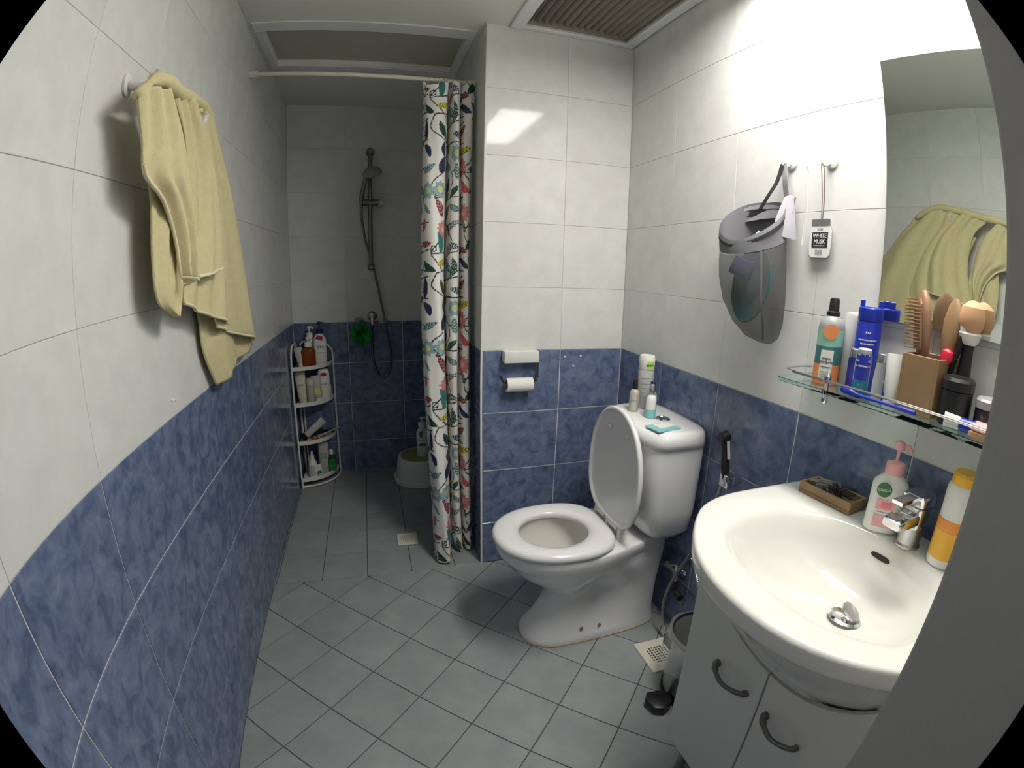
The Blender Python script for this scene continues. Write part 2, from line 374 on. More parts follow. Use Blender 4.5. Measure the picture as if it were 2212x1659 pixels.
# ================================================================ TOILET (local frame: +X away from the right wall, origin on the floor at the wall)
t = thing('toilet', 'white close-coupled toilet with its lid raised, beside the blue tiled wall', 'toilet', (XR, 1.395, 0), (0, 0, PI))
def outline(ub, uf, wb, wf, wm=None, um=.315, n=72):
    # plan outline: back end at ub (half width wb), front end rounded at uf (half width wf), waist wm at um
    pts = []
    rc = wf * 1.25
    for i in range(n):
        a = 2 * PI * i / n; c, s_ = math.cos(a), math.sin(a)
        if c >= 0: u = uf - rc + rc * abs(c) ** .95
        else: u = uf - rc - (uf - rc - ub) * abs(c) ** .62
        k = min(1, max(0, (u - ub) / max(.01, uf - rc - ub)))
        wd = wb + (wf - wb) * (k * k * (3 - 2 * k))
        if wm is not None: wd -= (min(wb, wf) - wm) * math.exp(-((u - um) / .060) ** 2)
        y = wd * math.copysign(abs(s_) ** (.9 if c >= 0 else .42), s_)
        pts.append((u, y))
    return pts
prof = [(0, .045, .570, .100, .105, None), (.012, .045, .572, .100, .108, None), (.03, .05, .560, .098, .100, None), (.07, .055, .525, .098, .088, .074), (.13, .055, .492, .100, .080, .044),
        (.18, .055, .480, .102, .084, .036), (.215, .052, .497, .104, .100, .040), (.25, .048, .545, .106, .130, .056), (.285, .045, .596, .110, .152, .084), (.32, .040, .628, .114, .164, .104),
        (.345, .036, .644, .104, .172, None), (.352, .034, .652, .106, .176, None), (.372, .03, .660, .112, .180, None), (.392, .028, .660, .118, .180, None), (.398, .03, .655, .116, .176, None)]
rings = [[(u, y, z) for u, y in outline(a, b_, c_, d_, e_)] for z, a, b_, c_, d_, e_ in prof]
N_ = len(rings[0])
def inner(uc, a, b_, z, n=2.2):
    return [(uc + a * math.copysign(abs(math.cos(2 * PI * i / N_)) ** (2 / n), math.cos(2 * PI * i / N_)), b_ * math.copysign(abs(math.sin(2 * PI * i / N_)) ** (2 / n), math.sin(2 * PI * i / N_)), z) for i in range(N_)]
rings += [inner(.455, .150, .125, .400), inner(.455, .148, .123, .392)]
G().loft(rings, cap1=False).obj('pedestal', 'ceramic', t, ang=60)
G().loft([inner(.455, .148, .123, .392), inner(.455, .150, .126, .36), inner(.455, .140, .118, .32), inner(.45, .115, .098, .27), inner(.43, .09, .07, .22), inner(.41, .05, .045, .17)], cap0=False).obj('bowl', 'bowl', t, ang=60)
G().loft([inner(.43, .0895, .0695, .222), inner(.43, .0895, .0695, .224)]).obj('water', 'water', t)
G().loft([[(u * 1.0 + (.004 if u > .3 else -.003), y * 1.05, z) for u, y in outline(.045, .570, .100, .105)] for z in (.0004, .005)]).obj('sealant', 'caulk', t)
for k in (.30, .37): G().lathe([(.006, 0), (.006, .003), (.003, .005)], 12).obj('bolt_cap', 'rust', t, loc=(k, .094, .052), rot=(R_(-70), 0, 0))
def seat_outline(grow, n=72, uf=.672, ub=.268):
    P = []
    for i in range(n):
        a = 2 * PI * i / n; c, s_ = math.cos(a), math.sin(a)
        uc = .44
        if c >= 0: u = uc + (uf - uc + grow) * abs(c) ** .92; y = (.185 + grow) * math.copysign(abs(s_) ** .95, s_)
        else:
            u = uc - (uc - ub + grow) * abs(c) ** .62; y = (.185 + grow) * math.copysign(abs(s_) ** .50, s_) * (1 - .16 * max(0, -c) ** 1.3)
        P.append((u, y))
    return P
def ringz(P, z): return [(u, y, z) for u, y in P]
def hole(grow, z, n=72): return [(.462 + (.118 + grow) * math.cos(2 * PI * i / n), (.112 + grow) * math.sin(2 * PI * i / n), z) for i in range(n)]
G().loft([ringz(seat_outline(-.004), .4015), ringz(seat_outline(0), .407), ringz(seat_outline(0), .416), ringz(seat_outline(-.006), .425), ringz(seat_outline(-.018), .4295), hole(.030, .4295), hole(.008, .424), hole(0, .414), hole(.004, .4015)], ring_closed=True).obj('seat', 'seat', t, ang=70)
# lid: same outline, dished, hinged at (u=.255, z=.435) and opened past upright
lm = Matrix.Translation((.266, 0, .430)) @ Matrix.Rotation(R_(-91), 4, 'Y') @ Matrix.Translation((-.262, 0, 0))
lr = [ringz(seat_outline(-.004), 0), ringz(seat_outline(0), .004), ringz(seat_outline(0), .012), ringz(seat_outline(-.006), .019), ringz(seat_outline(-.05), .024)]
lb = [ringz(seat_outline(-.05), .013), ringz(seat_outline(-.014), .010), ringz(seat_outline(-.010), 0)]
G().loft(list(reversed(lr)) + list(reversed(lb)), mt=lm).obj('lid', 'seat', t, ang=50)
for u, y in ((.59, .06), (.59, -.06)):
    G().sel([(0, .008, .012, 2.5), (-.005, .008, .012, 2.5), (-.007, .005, .009, 2.5)], 16, mt=lm @ Matrix.Translation((u, y, .012))).obj('bumper', 'seat', t)
for y in (-.048, .048):
    G().cyl((.252, y - .030, .434), (.252, y + .030, .434), .0145, 20).obj('hinge', 'plastic', t)
for y in (-.092, 0, .092):
    G().sel([(.398, .016, .012, 4), (.430, .015, .011, 4), (.447, .013, .010, 4), (.450, .009, .007, 3)], 20, mt=Matrix.Translation((.250, y, 0))).obj('hinge_block', 'plastic', t)
# cistern
def rr(u0, u1, hw, n=5, seg=48, z=0): return se((u1 - u0) / 2, hw, n, seg, z, (u0 + u1) / 2)
G().loft([rr(.05, .150, .120, 4, z=.399), rr(.035, .165, .140, 4, z=.405), rr(.012, .192, .170, 5, z=.44), rr(.006, .205, .180, 5, z=.52), rr(.004, .216, .187, 5, z=.735), rr(.004, .212, .184, 5, z=.748)]).obj('cistern', 'ceramic', t, ang=60)
G().loft([rr(.006, .212, .186, 5, z=.744), rr(.002, .222, .194, 4.5, z=.750), rr(.001, .226, .197, 4.2, z=.765), rr(.001, .224, .195, 4, z=.782), rr(.003, .212, .188, 4, z=.794), rr(.010, .190, .178, 4, z=.7995), rr(.03, .17, .165, 4, z=.801)]).obj('cistern_lid', 'ceramic', t, ang=60)
G().lathe([(.026, .798), (.026, .804), (.022, .807), (.021, .805), (0, .806)], 28, mt=Matrix.Translation((.105, .04, 0))).obj('flush_button', 'chrome', t)
# ================================================================ bottles on the cistern
def put(name, label, cat, loc, rz=None, group=None, tilt=(0, 0)):
    return thing(name, label, cat, loc, (tilt[0], tilt[1], face(loc[0], loc[1]) if rz is None else rz), group)
CZ = .8075 - .006
t = put('spray_can', 'tall silver aerosol can with white cap and lime label on the cistern', 'can', (.930, 1.505, CZ))
G().lathe([(.026, 0), (.0285, .004), (.0285, .135), (.027, .140)], 28).obj('body', 'lgrey', t)
G().lathe([(.0275, .140), (.0285, .142), (.0285, .182), (.025, .190), (0, .192)], 28).obj('cap', 'plastic', t)
G().patch(.0286, .142, .172, R_(-85), R_(-35)).obj('cap_label', 'lgreen', t)
text('print', 'fresh', .012, 'green', t, (0, 0, .157), (0, 0, R_(30)), bend=.0293)
for z in (.045, .06, .075, .09, .11): G().patch(.0286, z, z + .0015, R_(-120), R_(-50)).obj('print', 'lgrey' if z == .06 else 'gtext', t)
def dropper(name, label, loc, body, cap, band=None):
    t = put(name, label, 'bottle', loc)
    G().lathe([(.0155, 0), (.0175, .003), (.0175, .062), (.015, .072), (.009, .078)], 24).obj('body', body, t)
    G().lathe([(.0085, .078), (.0095, .080), (.0085, .112), (.007, .114)], 20).obj('cap', cap, t)
    if band: G().patch(.0176, .002, .030, 0, 2 * PI - .01, 28).obj('band', band, t)
    return t
t = dropper('serum_bottle', 'small grey-beige bottle with black cap, on the cistern in front of the tall can', (.868, 1.470, CZ), 'gold', 'black')
G().patch(.0177, .006, .052, R_(-120), R_(-60)).obj('label', 'lgrey', t)
text('print', 'serum', .008, 'gtext', t, (0, 0, .040), bend=.0185)
t = dropper('serum_bottle', 'small white and pale-blue bottle with silver cap, on the cistern by the flush button', (.885, 1.385, CZ), 'plastic', 'silver', 'lens')
t = dropper('serum_bottle', 'small slate-blue bottle half hidden behind the white and pale-blue bottle on the cistern', (.912, 1.425, CZ), 'grey', 'navy', 'lens')
sp = thing('sachet', 'flat turquoise and white foil sachet lying on the cistern lid', 'sachet', (.868, 1.275, .8016), (0, 0, R_(12)))
G().loft([[(-.05, -.034, 0), (.045, -.036, 0), (.052, .034, 0), (-.046, .036, 0)], [(-.05, -.034, .003), (.045, -.036, .0025), (.052, .034, .003), (-.046, .036, .0025)]]).obj('pouch', 'lens', sp, smooth=False)
G().box(-.02, -.012, .0031, .046, .030, .0036).obj('print', 'plastic', sp, smooth=False)
# ================================================================ toilet roll holder
t = thing('toilet_roll_holder', 'black wire toilet roll holder with a white cover plate on blue tiles', 'holder', (.565, YM, .83))
G().box(-.068, -.044, .078, .070, -.0005, .124).obj('cover_plate', 'plastic', t, bevel=.003, bseg=2)
G().tube([(.072, -.020, .10), (.072, -.020, .06), (.072, -.022, .030), (.066, -.03, .012), (.05, -.034, .006), (-.055, -.034, .004), (-.072, -.034, .010), (-.078, -.034, .028)], .0045, 10, smooth=5).obj('rail', 'iron', t)
t2 = thing('toilet_roll', 'nearly used up white toilet roll hanging on the black holder', 'toilet roll', (.560, YM - .034, .8215))
rl = Matrix.Rotation(PI / 2, 4, 'Y')
n = 32
G().loft([se(.020, .020, 2, n, -.052), se(.027, .027, 2, n, -.052), se(.0275, .0275, 2, n, 0), se(.027, .027, 2, n, .052), se(.020, .020, 2, n, .052)], ring_closed=True, mt=rl).obj('paper', 'paper', t2)
G().loft([se(.0186, .0186, 2, n, -.0525), se(.0199, .0199, 2, n, -.0525), se(.0199, .0199, 2, n, .0525), se(.0186, .0186, 2, n, .0525)], ring_closed=True, mt=rl).obj('core', 'card', t2)
for i, (x, z) in enumerate(((.760, .921), (.832, .923), (.800, .882))):
    tag(G().lathe([(.0045, 0), (.004, .003), (.002, .004)], 10).obj('filler_dot', 'plastic', loc=(x, YM, z), rot=(PI / 2, 0, 0)), ('upper left', 'upper right', 'lowest')[i] + ' of three tiny white filler dots beside the roll holder', 'filler', 'filler dots on the blue tiles')
for z, y in ((.990, 1.17), (.985, 1.19)):
    tag(G().lathe([(.004, 0), (.0035, .003), (.002, .004)], 10).obj('filler_dot', 'plastic', loc=(XL, y, z), rot=(0, PI / 2, 0)), 'tiny white filler dot above the left blue tiles, ' + ('nearer the door' if y < 1.18 else 'farther from the door'), 'filler', 'filler dots on the left wall')
# ================================================================ BASIN AND VANITY
bc = (.78, .50)
def basin_outline(inset, n=96, drop=0):
    def edge(a):
        # walk outwards until the outline is reached
        c, s_ = math.cos(a), math.sin(a); lo, hi = 0, .7
        for _ in range(28):
            m = (lo + hi) / 2; x, y = bc[0] + c * m, bc[1] + s_ * m; dy = abs(y - .5)
            xf = .507 + inset + .165 * (dy / .30) ** 2.2 + max(0, dy - .285) * 1.2 + max(0, dy - .312 + inset) ** 2 * 260
            ok = x > xf and x < XR - .001 and dy < .325 - inset
            if ok: lo = m
            else: hi = m
        return lo
    rs = [edge(2 * PI * i / n) for i in range(n)]
    for _ in range(1): rs = [(rs[i - 1] + 2 * rs[i] + rs[(i + 1) % n]) / 4 for i in range(n)]
    return [(min(XR - .001, bc[0] + rs[i] * math.cos(2 * PI * i / n)), bc[1] + rs[i] * math.sin(2 * PI * i / n)) for i in range(n)]
def bring(inset, z, k=1.0, xback=None):
    P = basin_outline(inset)
    return [(x, y, z) for x, y in P]
def bowl_ring(cx, a, b_, z, n_=2.3, n=96, cy=.5):
    return [(cx + a * math.copysign(abs(math.cos(2 * PI * i / n)) ** (2 / n_), math.cos(2 * PI * i / n)), cy + b_ * math.copysign(abs(math.sin(2 * PI * i / n)) ** (2 / n_), math.sin(2 * PI * i / n)), z) for i in range(n)]
basin = thing('washbasin', 'white ceramic washbasin with bowed front on the vanity', 'basin', (0, 0, 0))
under = lambda ins, z: [(min(x, XR - .001), y, z) for x, y in basin_outline(ins)]
rings = [bowl_ring(.80, .10, .12, .60), bowl_ring(.79, .150, .185, .605), under(.125, .625), under(.085, .665), under(.052, .71), under(.030, .745), under(.022, .757), under(.006, .759), under(.001, .764), under(0, .770), under(0, .791), under(.002, .796), under(.006, .7992), under(.014, .8003), under(.05, .8005),
         bowl_ring(.757, .182, .232, .8000), bowl_ring(.757, .174, .224, .7965), bowl_ring(.760, .163, .212, .785), bowl_ring(.765, .150, .196, .755), bowl_ring(.775, .130, .165, .715), bowl_ring(.79, .10, .12, .690, 2.1), bowl_ring(.80, .055, .06, .678, 2), bowl_ring(.803, .024, .024, .674, 2)]
G().loft(rings, cap1=True).obj('bowl', 'basin', basin, ang=60)
dm = Matrix.Translation((.803, .483, .676)) @ Matrix.Rotation(R_(10), 4, 'Y')
G().lathe([(.034, 0), (.036, .003), (.031, .007), (.024, .002), (0, .002)], 32, mt=dm).obj('drain_ring', 'chrome', basin)
G().lathe([(.006, -.005), (.006, .010), (.021, .014), (.023, .018), (.022, .022), (0, .025)], 28, mt=Matrix.Translation((.806, .487, .676)) @ Matrix.Rotation(R_(28), 4, 'X') @ Matrix.Rotation(R_(16), 4, 'Y')).obj('drain_plug', 'silver', basin)
G().sel([(0, .006, .024, 3), (.002, .0055, .0235, 3)], 24, mt=Matrix.Translation((.9175, .515, .766)) @ Matrix.Rotation(R_(-72), 4, 'Y')).obj('overflow_slot', 'dark', basin)
# cabinet
cab = thing('vanity_cabinet', 'grey-white two-door vanity cabinet under the washbasin', 'cabinet', (0, 0, 0))
G().box(.668, .255, .145, XR - .002, .745, .597).box(.668, .727, .59, XR - .002, .745, .70).box(.668, .255, .59, XR - .002, .273, .70).obj('carcass', 'cabinet', cab, bevel=.001)
def arc_door(y0, y1):
    top = lambda y: .585 + .115 * (abs(y - .5) / .25) ** 2.2
    n = 14; f = []
    ys = [y0 + (y1 - y0) * i / n for i in range(n + 1)]
    P = [(y0, .15)] + [(y, min(.70, top(y))) for y in ys] + [(y1, .15)]
    return G().loft([[(.650, y, z) for y, z in P], [(.667, y, z) for y, z in P]])
for a, b_ in ((.502, .745), (.255, .498)):
    d = arc_door(a, b_).obj('door', 'cabinet', cab, smooth=False, bevel=.0012)
    m = .585 if a > .4 else .423
    G().tube([(.651, m + .048, .500), (.640, m + .046, .500), (.629, m + .030, .498), (.622, m, .496), (.629, m - .030, .498), (.640, m - .046, .500), (.651, m - .048, .500)], [.0085, .007, .0055, .005, .0055, .007, .0085], 12, smooth=5).obj('handle', 'handle', d)
for x, y in ((.70, .29), (.70, .71), (.98, .29), (.98, .71)): G().lathe([(.020, 0), (.020, .006), (.014, .012), (.014, .145)], 16).obj('foot', 'steel', cab, loc=(x, y, 0))
# tap
t = thing('basin_tap', 'chrome single-lever mixer tap with square body on the washbasin', 'tap', (.958, .488, .8005))
G().lathe([(.028, 0), (.028, .004), (.025, .008), (.0245, .045)], 28).obj('base', 'steel', t)
G().sel([(.045, .026, .026, 5), (.050, .028, .028, 6), (.085, .028, .028, 6), (.088, .026, .026, 6)], 32).obj('body', 'chrome', t)
G().sel([(0, .014, .026, 5), (.05, .012, .024, 5), (.080, .010, .021, 5), (.083, .008, .019, 5)], 28, mt=Matrix.Translation((-.005, 0, .066)) @ Matrix.Rotation(R_(-92), 4, 'Y')).obj('spout', 'chrome', t)
G().sel([(.089, .026, .026, 6), (.092, .028, .028, 6), (.108, .028, .028, 6), (.111, .025, .025, 6)], 32).box(-.085, -.012, .103, -.02, .012, .110).obj('lever', 'chrome', t)
# ---------------------------------------------------------------- pump bottles
def pump_bottle(name, label, loc, a, b_, h, body, pump, rz=None, cat='bottle', group=None, nozzle=.03, sh=.82, neck=.010, n=2.6, head=.05, rzp=0):
    t = put(name, label, cat, loc, rz, group)
    G().sel([(0, a * .90, b_ * .90, n), (.004, a, b_, n), (h * .45, a * .99, b_, n), (h * sh * .92, a * 1.0, b_, n), (h * sh, a * .92, b_ * .94, n), (h * .93, a * .55, b_ * .62, 2.2), (h * .965, neck * 1.25, neck * 1.25, 2), (h, neck * 1.25, neck * 1.25, 2)], 36).obj('body', body, t, ang=60)
    G().lathe([(neck * 1.6, h * .965), (neck * 1.7, h * .97), (neck * 1.6, h + .016), (neck * .8, h + .020)], 24).obj('collar', pump, t)
    m = Matrix.Rotation(rzp, 4, 'Z')
    G().lathe([(.0035, h + .018), (.0035, h + .018 + head * .55)], 12).sel([(h + .018 + head * .5, .011, .010, 2), (h + .018 + head * .75, .010, .009, 2), (h + .018 + head * .8, .006, .006, 2)], 18, mt=m).tube([(0, 0, h + .018 + head * .65), (nozzle * .7, 0, h + .018 + head * .66), (nozzle, 0, h + .018 + head * .45)], .0038, 10, mt=m).obj('pump', pump, t)
    return t
t = pump_bottle('soap_bottle', 'white hand soap pump bottle with pink pump and green round logo', (.958, .560, .8005), .038, .024, .130, 'plastic', 'lpink', rz=face(.95, .56) + R_(4), nozzle=.026, neck=.012, head=.055)
G().lathe([(.0155, 0), (.0155, .0008)], 28, mt=Matrix.Translation((-.012, -.0238, .094)) @ Matrix.Rotation(PI / 2, 4, 'X')).obj('logo', 'dgreen', t)
text('print', 'Dettol', .0095, 'plastic', t, (-.012, -.0248, .094), (0, R_(-8), 0))
G().box(-.022, -.0248, .052, .016, -.0243, .074).obj('label', 'lpink', t, smooth=False)
G().box(-.012, -.0252, .056, .010, -.0249, .070).obj('label', 'pink', t, smooth=False)
G().box(-.018, -.0248, .046, .016, -.0244, .0475).obj('print', 'gtext', t, smooth=False)
G().box(-.022, -.0248, .014, .018, -.0243, .040).obj('label', 'lpink', t, smooth=False)
t = put('cleaner_bottle', 'white cylindrical bottle with orange cap and orange-yellow label by the door jamb', 'bottle', (.962, .400, .8005))
G().lathe([(.031, 0), (.034, .004), (.034, .148), (.032, .158), (.026, .164)], 36).obj('body', 'plastic', t)
G().lathe([(.028, .160), (.029, .162), (.029, .178), (.025, .183), (0, .184)], 28).obj('cap', 'yellow', t)
G().patch(.0342, .018, .074, 0, 2 * PI - .01, 32).obj('label', 'yellow', t)
G().patch(.0342, .0745, .096, 0, 2 * PI - .01, 32).obj('label', 'orangeprint', t)
# wooden tray with hair clips
t = thing('wooden_tray', 'small oblong wooden tray of hair grips on the back of the basin', 'tray', (.968, .705, .8005), (0, 0, R_(4)))
G().box(-.034, -.070, 0, .034, .070, .009).box(-.034, -.070, .009, -.028, .070, .028).box(.028, -.070, .009, .034, .070, .028).box(-.028, -.070, .009, .028, -.063, .028).box(-.028, .063, .009, .028, .070, .028).obj('tray', 'wood', t, bevel=.0015)
rr_ = random.Random(3)
for i in range(22):
    L_ = .044 + rr_.random() * .03; a = rr_.uniform(-.9, .9) + PI / 2; x, y = rr_.uniform(-.010, .010), rr_.uniform(-.026, .026); z = .8115 + .0035 * (i % 7) + .002
    c, s_ = math.cos(a) * L_ / 2, math.sin(a) * L_ / 2
    wob = .0022
    o = G().tube([(-c, -s_, 0), (0 - s_ * .06, c * .06, wob), (c, s_, 0)], .0013, 6, smooth=3).tube([(-c, -s_, .0028), (0, 0, .0055), (c, s_, .0008)], .0013, 6, smooth=3).obj('hair_grip', 'silver' if i == 21 else ('iron' if i % 4 else 'grey'), loc=(.968 + x, .705 + y, z))
    tag(o, 'shiny steel hair clip lying on top of the dark hair grips in the wooden tray' if i == 21 else 'dark metal hair grip among others in the wooden tray', 'hair grip', 'hair grips in the wooden tray' if i != 21 else None)
# ================================================================ MIRROR
t = thing('wall_mirror', 'frameless rectangular wall mirror above the glass shelf', 'mirror', (XR, 0, 0))
G().box(-.010, .175, 1.213, -.0008, .704, 1.786).obj('backing', 'mirror_edge', t, smooth=False)
G().loft([[(-.0102, .175, 1.213), (-.0102, .704, 1.213), (-.0102, .704, 1.786), (-.0102, .175, 1.786)], [(-.0145, .177, 1.215), (-.0145, .702, 1.215), (-.0145, .702, 1.784), (-.0145, .177, 1.784)]]).obj('mirror_glass', 'mirror', t, smooth=False)
# ================================================================ GLASS SHELF
SZ = 1.060
t = thing('glass_shelf', 'greenish glass wall shelf with chrome guard rail under the mirror', 'shelf', (0, 0, 0))
P = [(1.020, .150)]
for (cx_, cy_, a0, a1) in ((.925, .185, 270, 180), (.925, .840, 180, 90)):
    for k in range(9):
        a = R_(a0 + (a1 - a0) * k / 8); P.append((cx_ + .035 * math.cos(a), cy_ + .035 * math.sin(a)))
P.append((1.020, .875))
G().prism(P, SZ - .009, SZ).obj('glass_plate', 'glass', t, smooth=False, bevel=.0008)
rz_ = SZ + .019
G().tube([(1.018, .862, rz_), (.985, .868, rz_), (.930, .862, rz_), (.904, .835, rz_), (.898, .78, rz_), (.898, .60, rz_), (.898, .40, rz_), (.898, .25, rz_), (.905, .19, rz_), (.94, .165, rz_), (1.018, .165, rz_)], .0028, 10, smooth=5).obj('guard_rail', 'chrome', t)
for y in (.725, .30):
    G().lathe([(.006, -.030), (.0075, -.026), (.0075, -.012), (.005, -.008), (.005, .018), (.0075, .020), (.0078, .028), (.004, .033)], 18, mt=Matrix.Translation((.902, y, SZ))).obj('rail_post', 'chrome', t)
    G().box(.985, y - .010, SZ - .016, 1.0215, y + .010, SZ - .0075).obj('wall_bracket', 'chrome', t, bevel=.002)
# things on the shelf
t = put('spray_bottle', 'mint and orange spray bottle with white label, at the left end of the glass shelf', 'bottle', (.950, .772, SZ))
G().lathe([(.025, 0), (.0278, .003), (.0278, .046)], 32).obj('base_section', 'orange', t)
G().lathe([(.0278, .046), (.0278, .086)], 32, cap0=False).obj('mid_section', 'teal', t)
G().lathe([(.0278, .086), (.0278, .122)], 32, cap0=False).obj('top_section', 'mint', t)
G().lathe([(.0278, .122), (.0274, .130), (.024, .141), (.016, .149), (.0125, .153)], 32, cap0=False).obj('shoulder', 'grey', t)
G().lathe([(.0140, .150), (.0148, .154), (.0148, .160), (.0115, .162), (.0105, .186), (.0085, .190)], 24).obj('spray_cap', 'black', t)
G().patch(.0279, .012, .078, R_(-122), R_(-66)).obj('label', 'plastic', t)
text('print', 'argan\nmiracle', .0095, 'ink', t, (0, 0, .056), (0, 0, R_(-4)), bend=.0288)
G().patch(.0286, .0405, .0415, R_(-115), R_(-72)).obj('print', 'ink', t)
for z in (.020, .024, .030): G().patch(.0286, z, z + .0012, R_(-115), R_(-80)).obj('print', 'gtext', t)
G().loft([se(.0155, .0165, 2, 24, 0), se(.0155, .0165, 2, 24, .001)], mt=Matrix.Translation((0, -.0280, .118)) @ Matrix.Rotation(PI / 2, 4, 'X')).obj('round_label', 'orange', t)
t = put('spray_can', 'tall grey metal can behind the mint and orange bottle on the shelf', 'can', (.992, .745, SZ))
G().lathe([(.022, 0), (.0235, .003), (.0235, .155), (.018, .163), (0, .164)], 28).obj('body', 'lgrey', t)
G().patch(.0236, .03, .06, R_(-90), R_(-20)).obj('label', 'ink', t)
t = put('deodorant_can', 'royal blue aerosol can with notched blue cap standing against the mirror', 'can', (.976, .694, SZ))
G().lathe([(.024, 0), (.0262, .003), (.0262, .145), (.025, .150)], 30).obj('body', 'blue', t)
capp = G().sel([(.150, .025, .025, 2), (.152, .0262, .0262, 2), (.178, .0262, .0262, 2), (.180, .020, .020, 2), (.170, .019, .019, 2)], 30); capp.box(-.024, -.006, .176, -.014, .006, .194).box(.014, -.006, .176, .024, .006, .194).obj('cap', 'blue', t, bevel=.001)
for k, (z, s_) in enumerate(((.128, .007), (.112, .005), (.104, .005), (.088, .012), (.070, .005), (.060, .005))):
    text('print', ('MEN', 'anti perspirant', 'dry comfort', '48h', 'quick dry', '150 ml')[k], s_, 'plastic', t, (0, 0, z), bend=.0266)
def small_bottle(name, label, loc, r, h, body, cap, caph=.02, band=None, fill=None):
    t = put(name, label, 'bottle', loc)
    G().lathe([(r * .9, 0), (r, .003), (r, h), (r * .8, h + .004)], 24).obj('body', body, t)
    if fill: G().lathe([(r * .92, .002), (r * .92, fill)], 20).obj('liquid', 'lblue', t)
    G().lathe([(r * .82, h + .003), (r * .86, h + .005), (r * .84, h + caph), (r * .6, h + caph + .002)], 24).obj('cap', cap, t)
    return t
small_bottle('travel_bottle', 'frosted bottle with blue liquid in its bottom half on the glass shelf', (.925, .660, SZ), .0165, .085, 'clear', 'lgrey', .012, fill=.034)
small_bottle('travel_bottle', 'small clear bottle with silver screw cap, left of the bottle holding blue liquid', (.950, .700, SZ), .0130, .070, 'clear', 'silver')
small_bottle('travel_bottle', 'small clear bottle with ribbed silver cap, right of the bottle holding blue liquid', (.950, .632, SZ), .0140, .072, 'clear', 'silver')
t = put('cream_tube', 'white translucent squeeze tube standing left of the wooden holder', 'tube', (.948, .598, SZ))
G().sel([(0, .015, .015, 2), (.018, .015, .015, 2), (.022, .017, .015, 2), (.07, .019, .010, 2), (.098, .021, .002, 3)], 28).obj('tube', 'cream' if False else 'plastic', t)
# wooden holder with its contents
hx, hy = .966, .532; hr = -PI / 2
t = thing('wooden_holder', 'square wooden holder full of brushes on the glass shelf', 'holder', (hx, hy, SZ), (0, 0, hr))
q = .041
for a in ((-q, -q, 0, q, q, .006), (-q, -q, .006, -q + .006, q, .108), (q - .006, -q, .006, q, q, .108), (-q + .006, -q, .006, q - .006, -q + .006, .108), (-q + .006, q - .006, .006, q - .006, q, .108)):
    G().box(*a).obj('board', 'wood', t, bevel=.0008)
def in_holder(name, label, cat, dx, dy, tilt, rz=0):
    c, s_ = math.cos(hr), math.sin(hr)
    return thing(name, label, cat, (hx + dx * c - dy * s_, hy + dx * s_ + dy * c, SZ + .0065), (tilt[0], tilt[1], hr + rz))
t = in_holder('hairbrush', 'wooden paddle hairbrush with long bristles standing in the wooden holder', 'hairbrush', -.008, -.006, (R_(4), R_(-5)), R_(-42))
G().sel([(0, .010, .008, 2.4), (.085, .009, .007, 2.4), (.100, .018, .010, 2.4), (.125, .027, .011, 2.4), (.175, .029, .012, 2.4), (.205, .023, .011, 2.2), (.222, .008, .006, 2)], 32).obj('handle', 'brushwood', t)
G().sel([(.112, .020, .004, 2.4, 0, -.011), (.125, .023, .005, 2.4, 0, -.011), (.195, .022, .005, 2.4, 0, -.011), (.205, .014, .003, 2, 0, -.011)], 24).obj('cushion', 'brushwood', t)
bg = G()
for i in range(7):
    for j in range(15):
        x, z = -.020 + i * .0066, .112 + j * .0066
        if abs(x) < .024 * math.sqrt(max(0, 1 - ((z - .158) / .052) ** 2)) + .002: bg.tube([(x, -.013, z), (x * 1.1, -.034 + .002 * ((i + j) % 2), z + .002)], .0011, 5)
tag(bg.obj('bristles', 'bristle', t), kind='stuff')
t = in_holder('paddle_brush', 'dark brown paddle brush behind the bristly hairbrush in the wooden holder', 'hairbrush', .012, .014, (R_(-3), R_(5)), R_(-30))
G().sel([(0, .009, .007, 2.4), (.10, .009, .007, 2.4), (.120, .024, .010, 2.4), (.170, .028, .011, 2.4), (.200, .020, .009, 2.2), (.214, .006, .005, 2)], 28).obj('brush', 'wood', t)
t = in_holder('toothbrush', 'red handled brush just showing above the rim of the wooden holder', 'brush', .020, -.014, (R_(-5), R_(8)))
G().sel([(0, .005, .004, 2.4), (.090, .006, .005, 2.4), (.104, .014, .009, 2.4), (.118, .012, .008, 2.4), (.122, .006, .004, 2)], 20).obj('brush', 'red', t)
t = in_holder('makeup_brush', 'white tufted brush with black handle leaning right in the wooden holder', 'brush', .024, .002, (R_(0), R_(14)))
G().sel([(0, .004, .004, 2), (.13, .006, .006, 2), (.155, .006, .006, 2)], 16).obj('handle', 'black', t)
G().sel([(.155, .007, .006, 2), (.172, .013, .009, 2), (.190, .015, .008, 2), (.196, .010, .004, 2)], 20).obj('tuft', 'plastic', t)
t = thing('powder_brush', 'big peach powder brush with black handle standing behind the black jar', 'brush', (.982, .468, SZ), (R_(2), R_(0), 0))
G().lathe([(.017, 0), (.018, .004), (.016, .060), (.012, .130), (.014, .142)], 24).obj('handle', 'black', t)
G().lathe([(.014, .142), (.020, .148), (.024, .162), (.022, .165)], 24).obj('ferrule', 'plastic', t)
G().lathe([(.020, .165), (.026, .178), (.027, .195), (.023, .210), (.012, .219), (.003, .222)], 28).obj('tuft', 'skin', t)
t = put('black_jar', 'round black plastic jar with glossy lid on the glass shelf', 'jar', (.945, .452, SZ))
G().lathe([(.028, 0), (.031, .004), (.031, .062)], 32).obj('body', 'black', t)
G().lathe([(.0325, .064), (.0325, .080), (.028, .086), (0, .087)], 32).obj('lid', 'black', t)
t = put('black_jar', 'lower black jar with label near the right end of the glass shelf', 'jar', (.962, .388, SZ))
G().lathe([(.024, 0), (.027, .004), (.027, .044)], 28).obj('body', 'black', t)
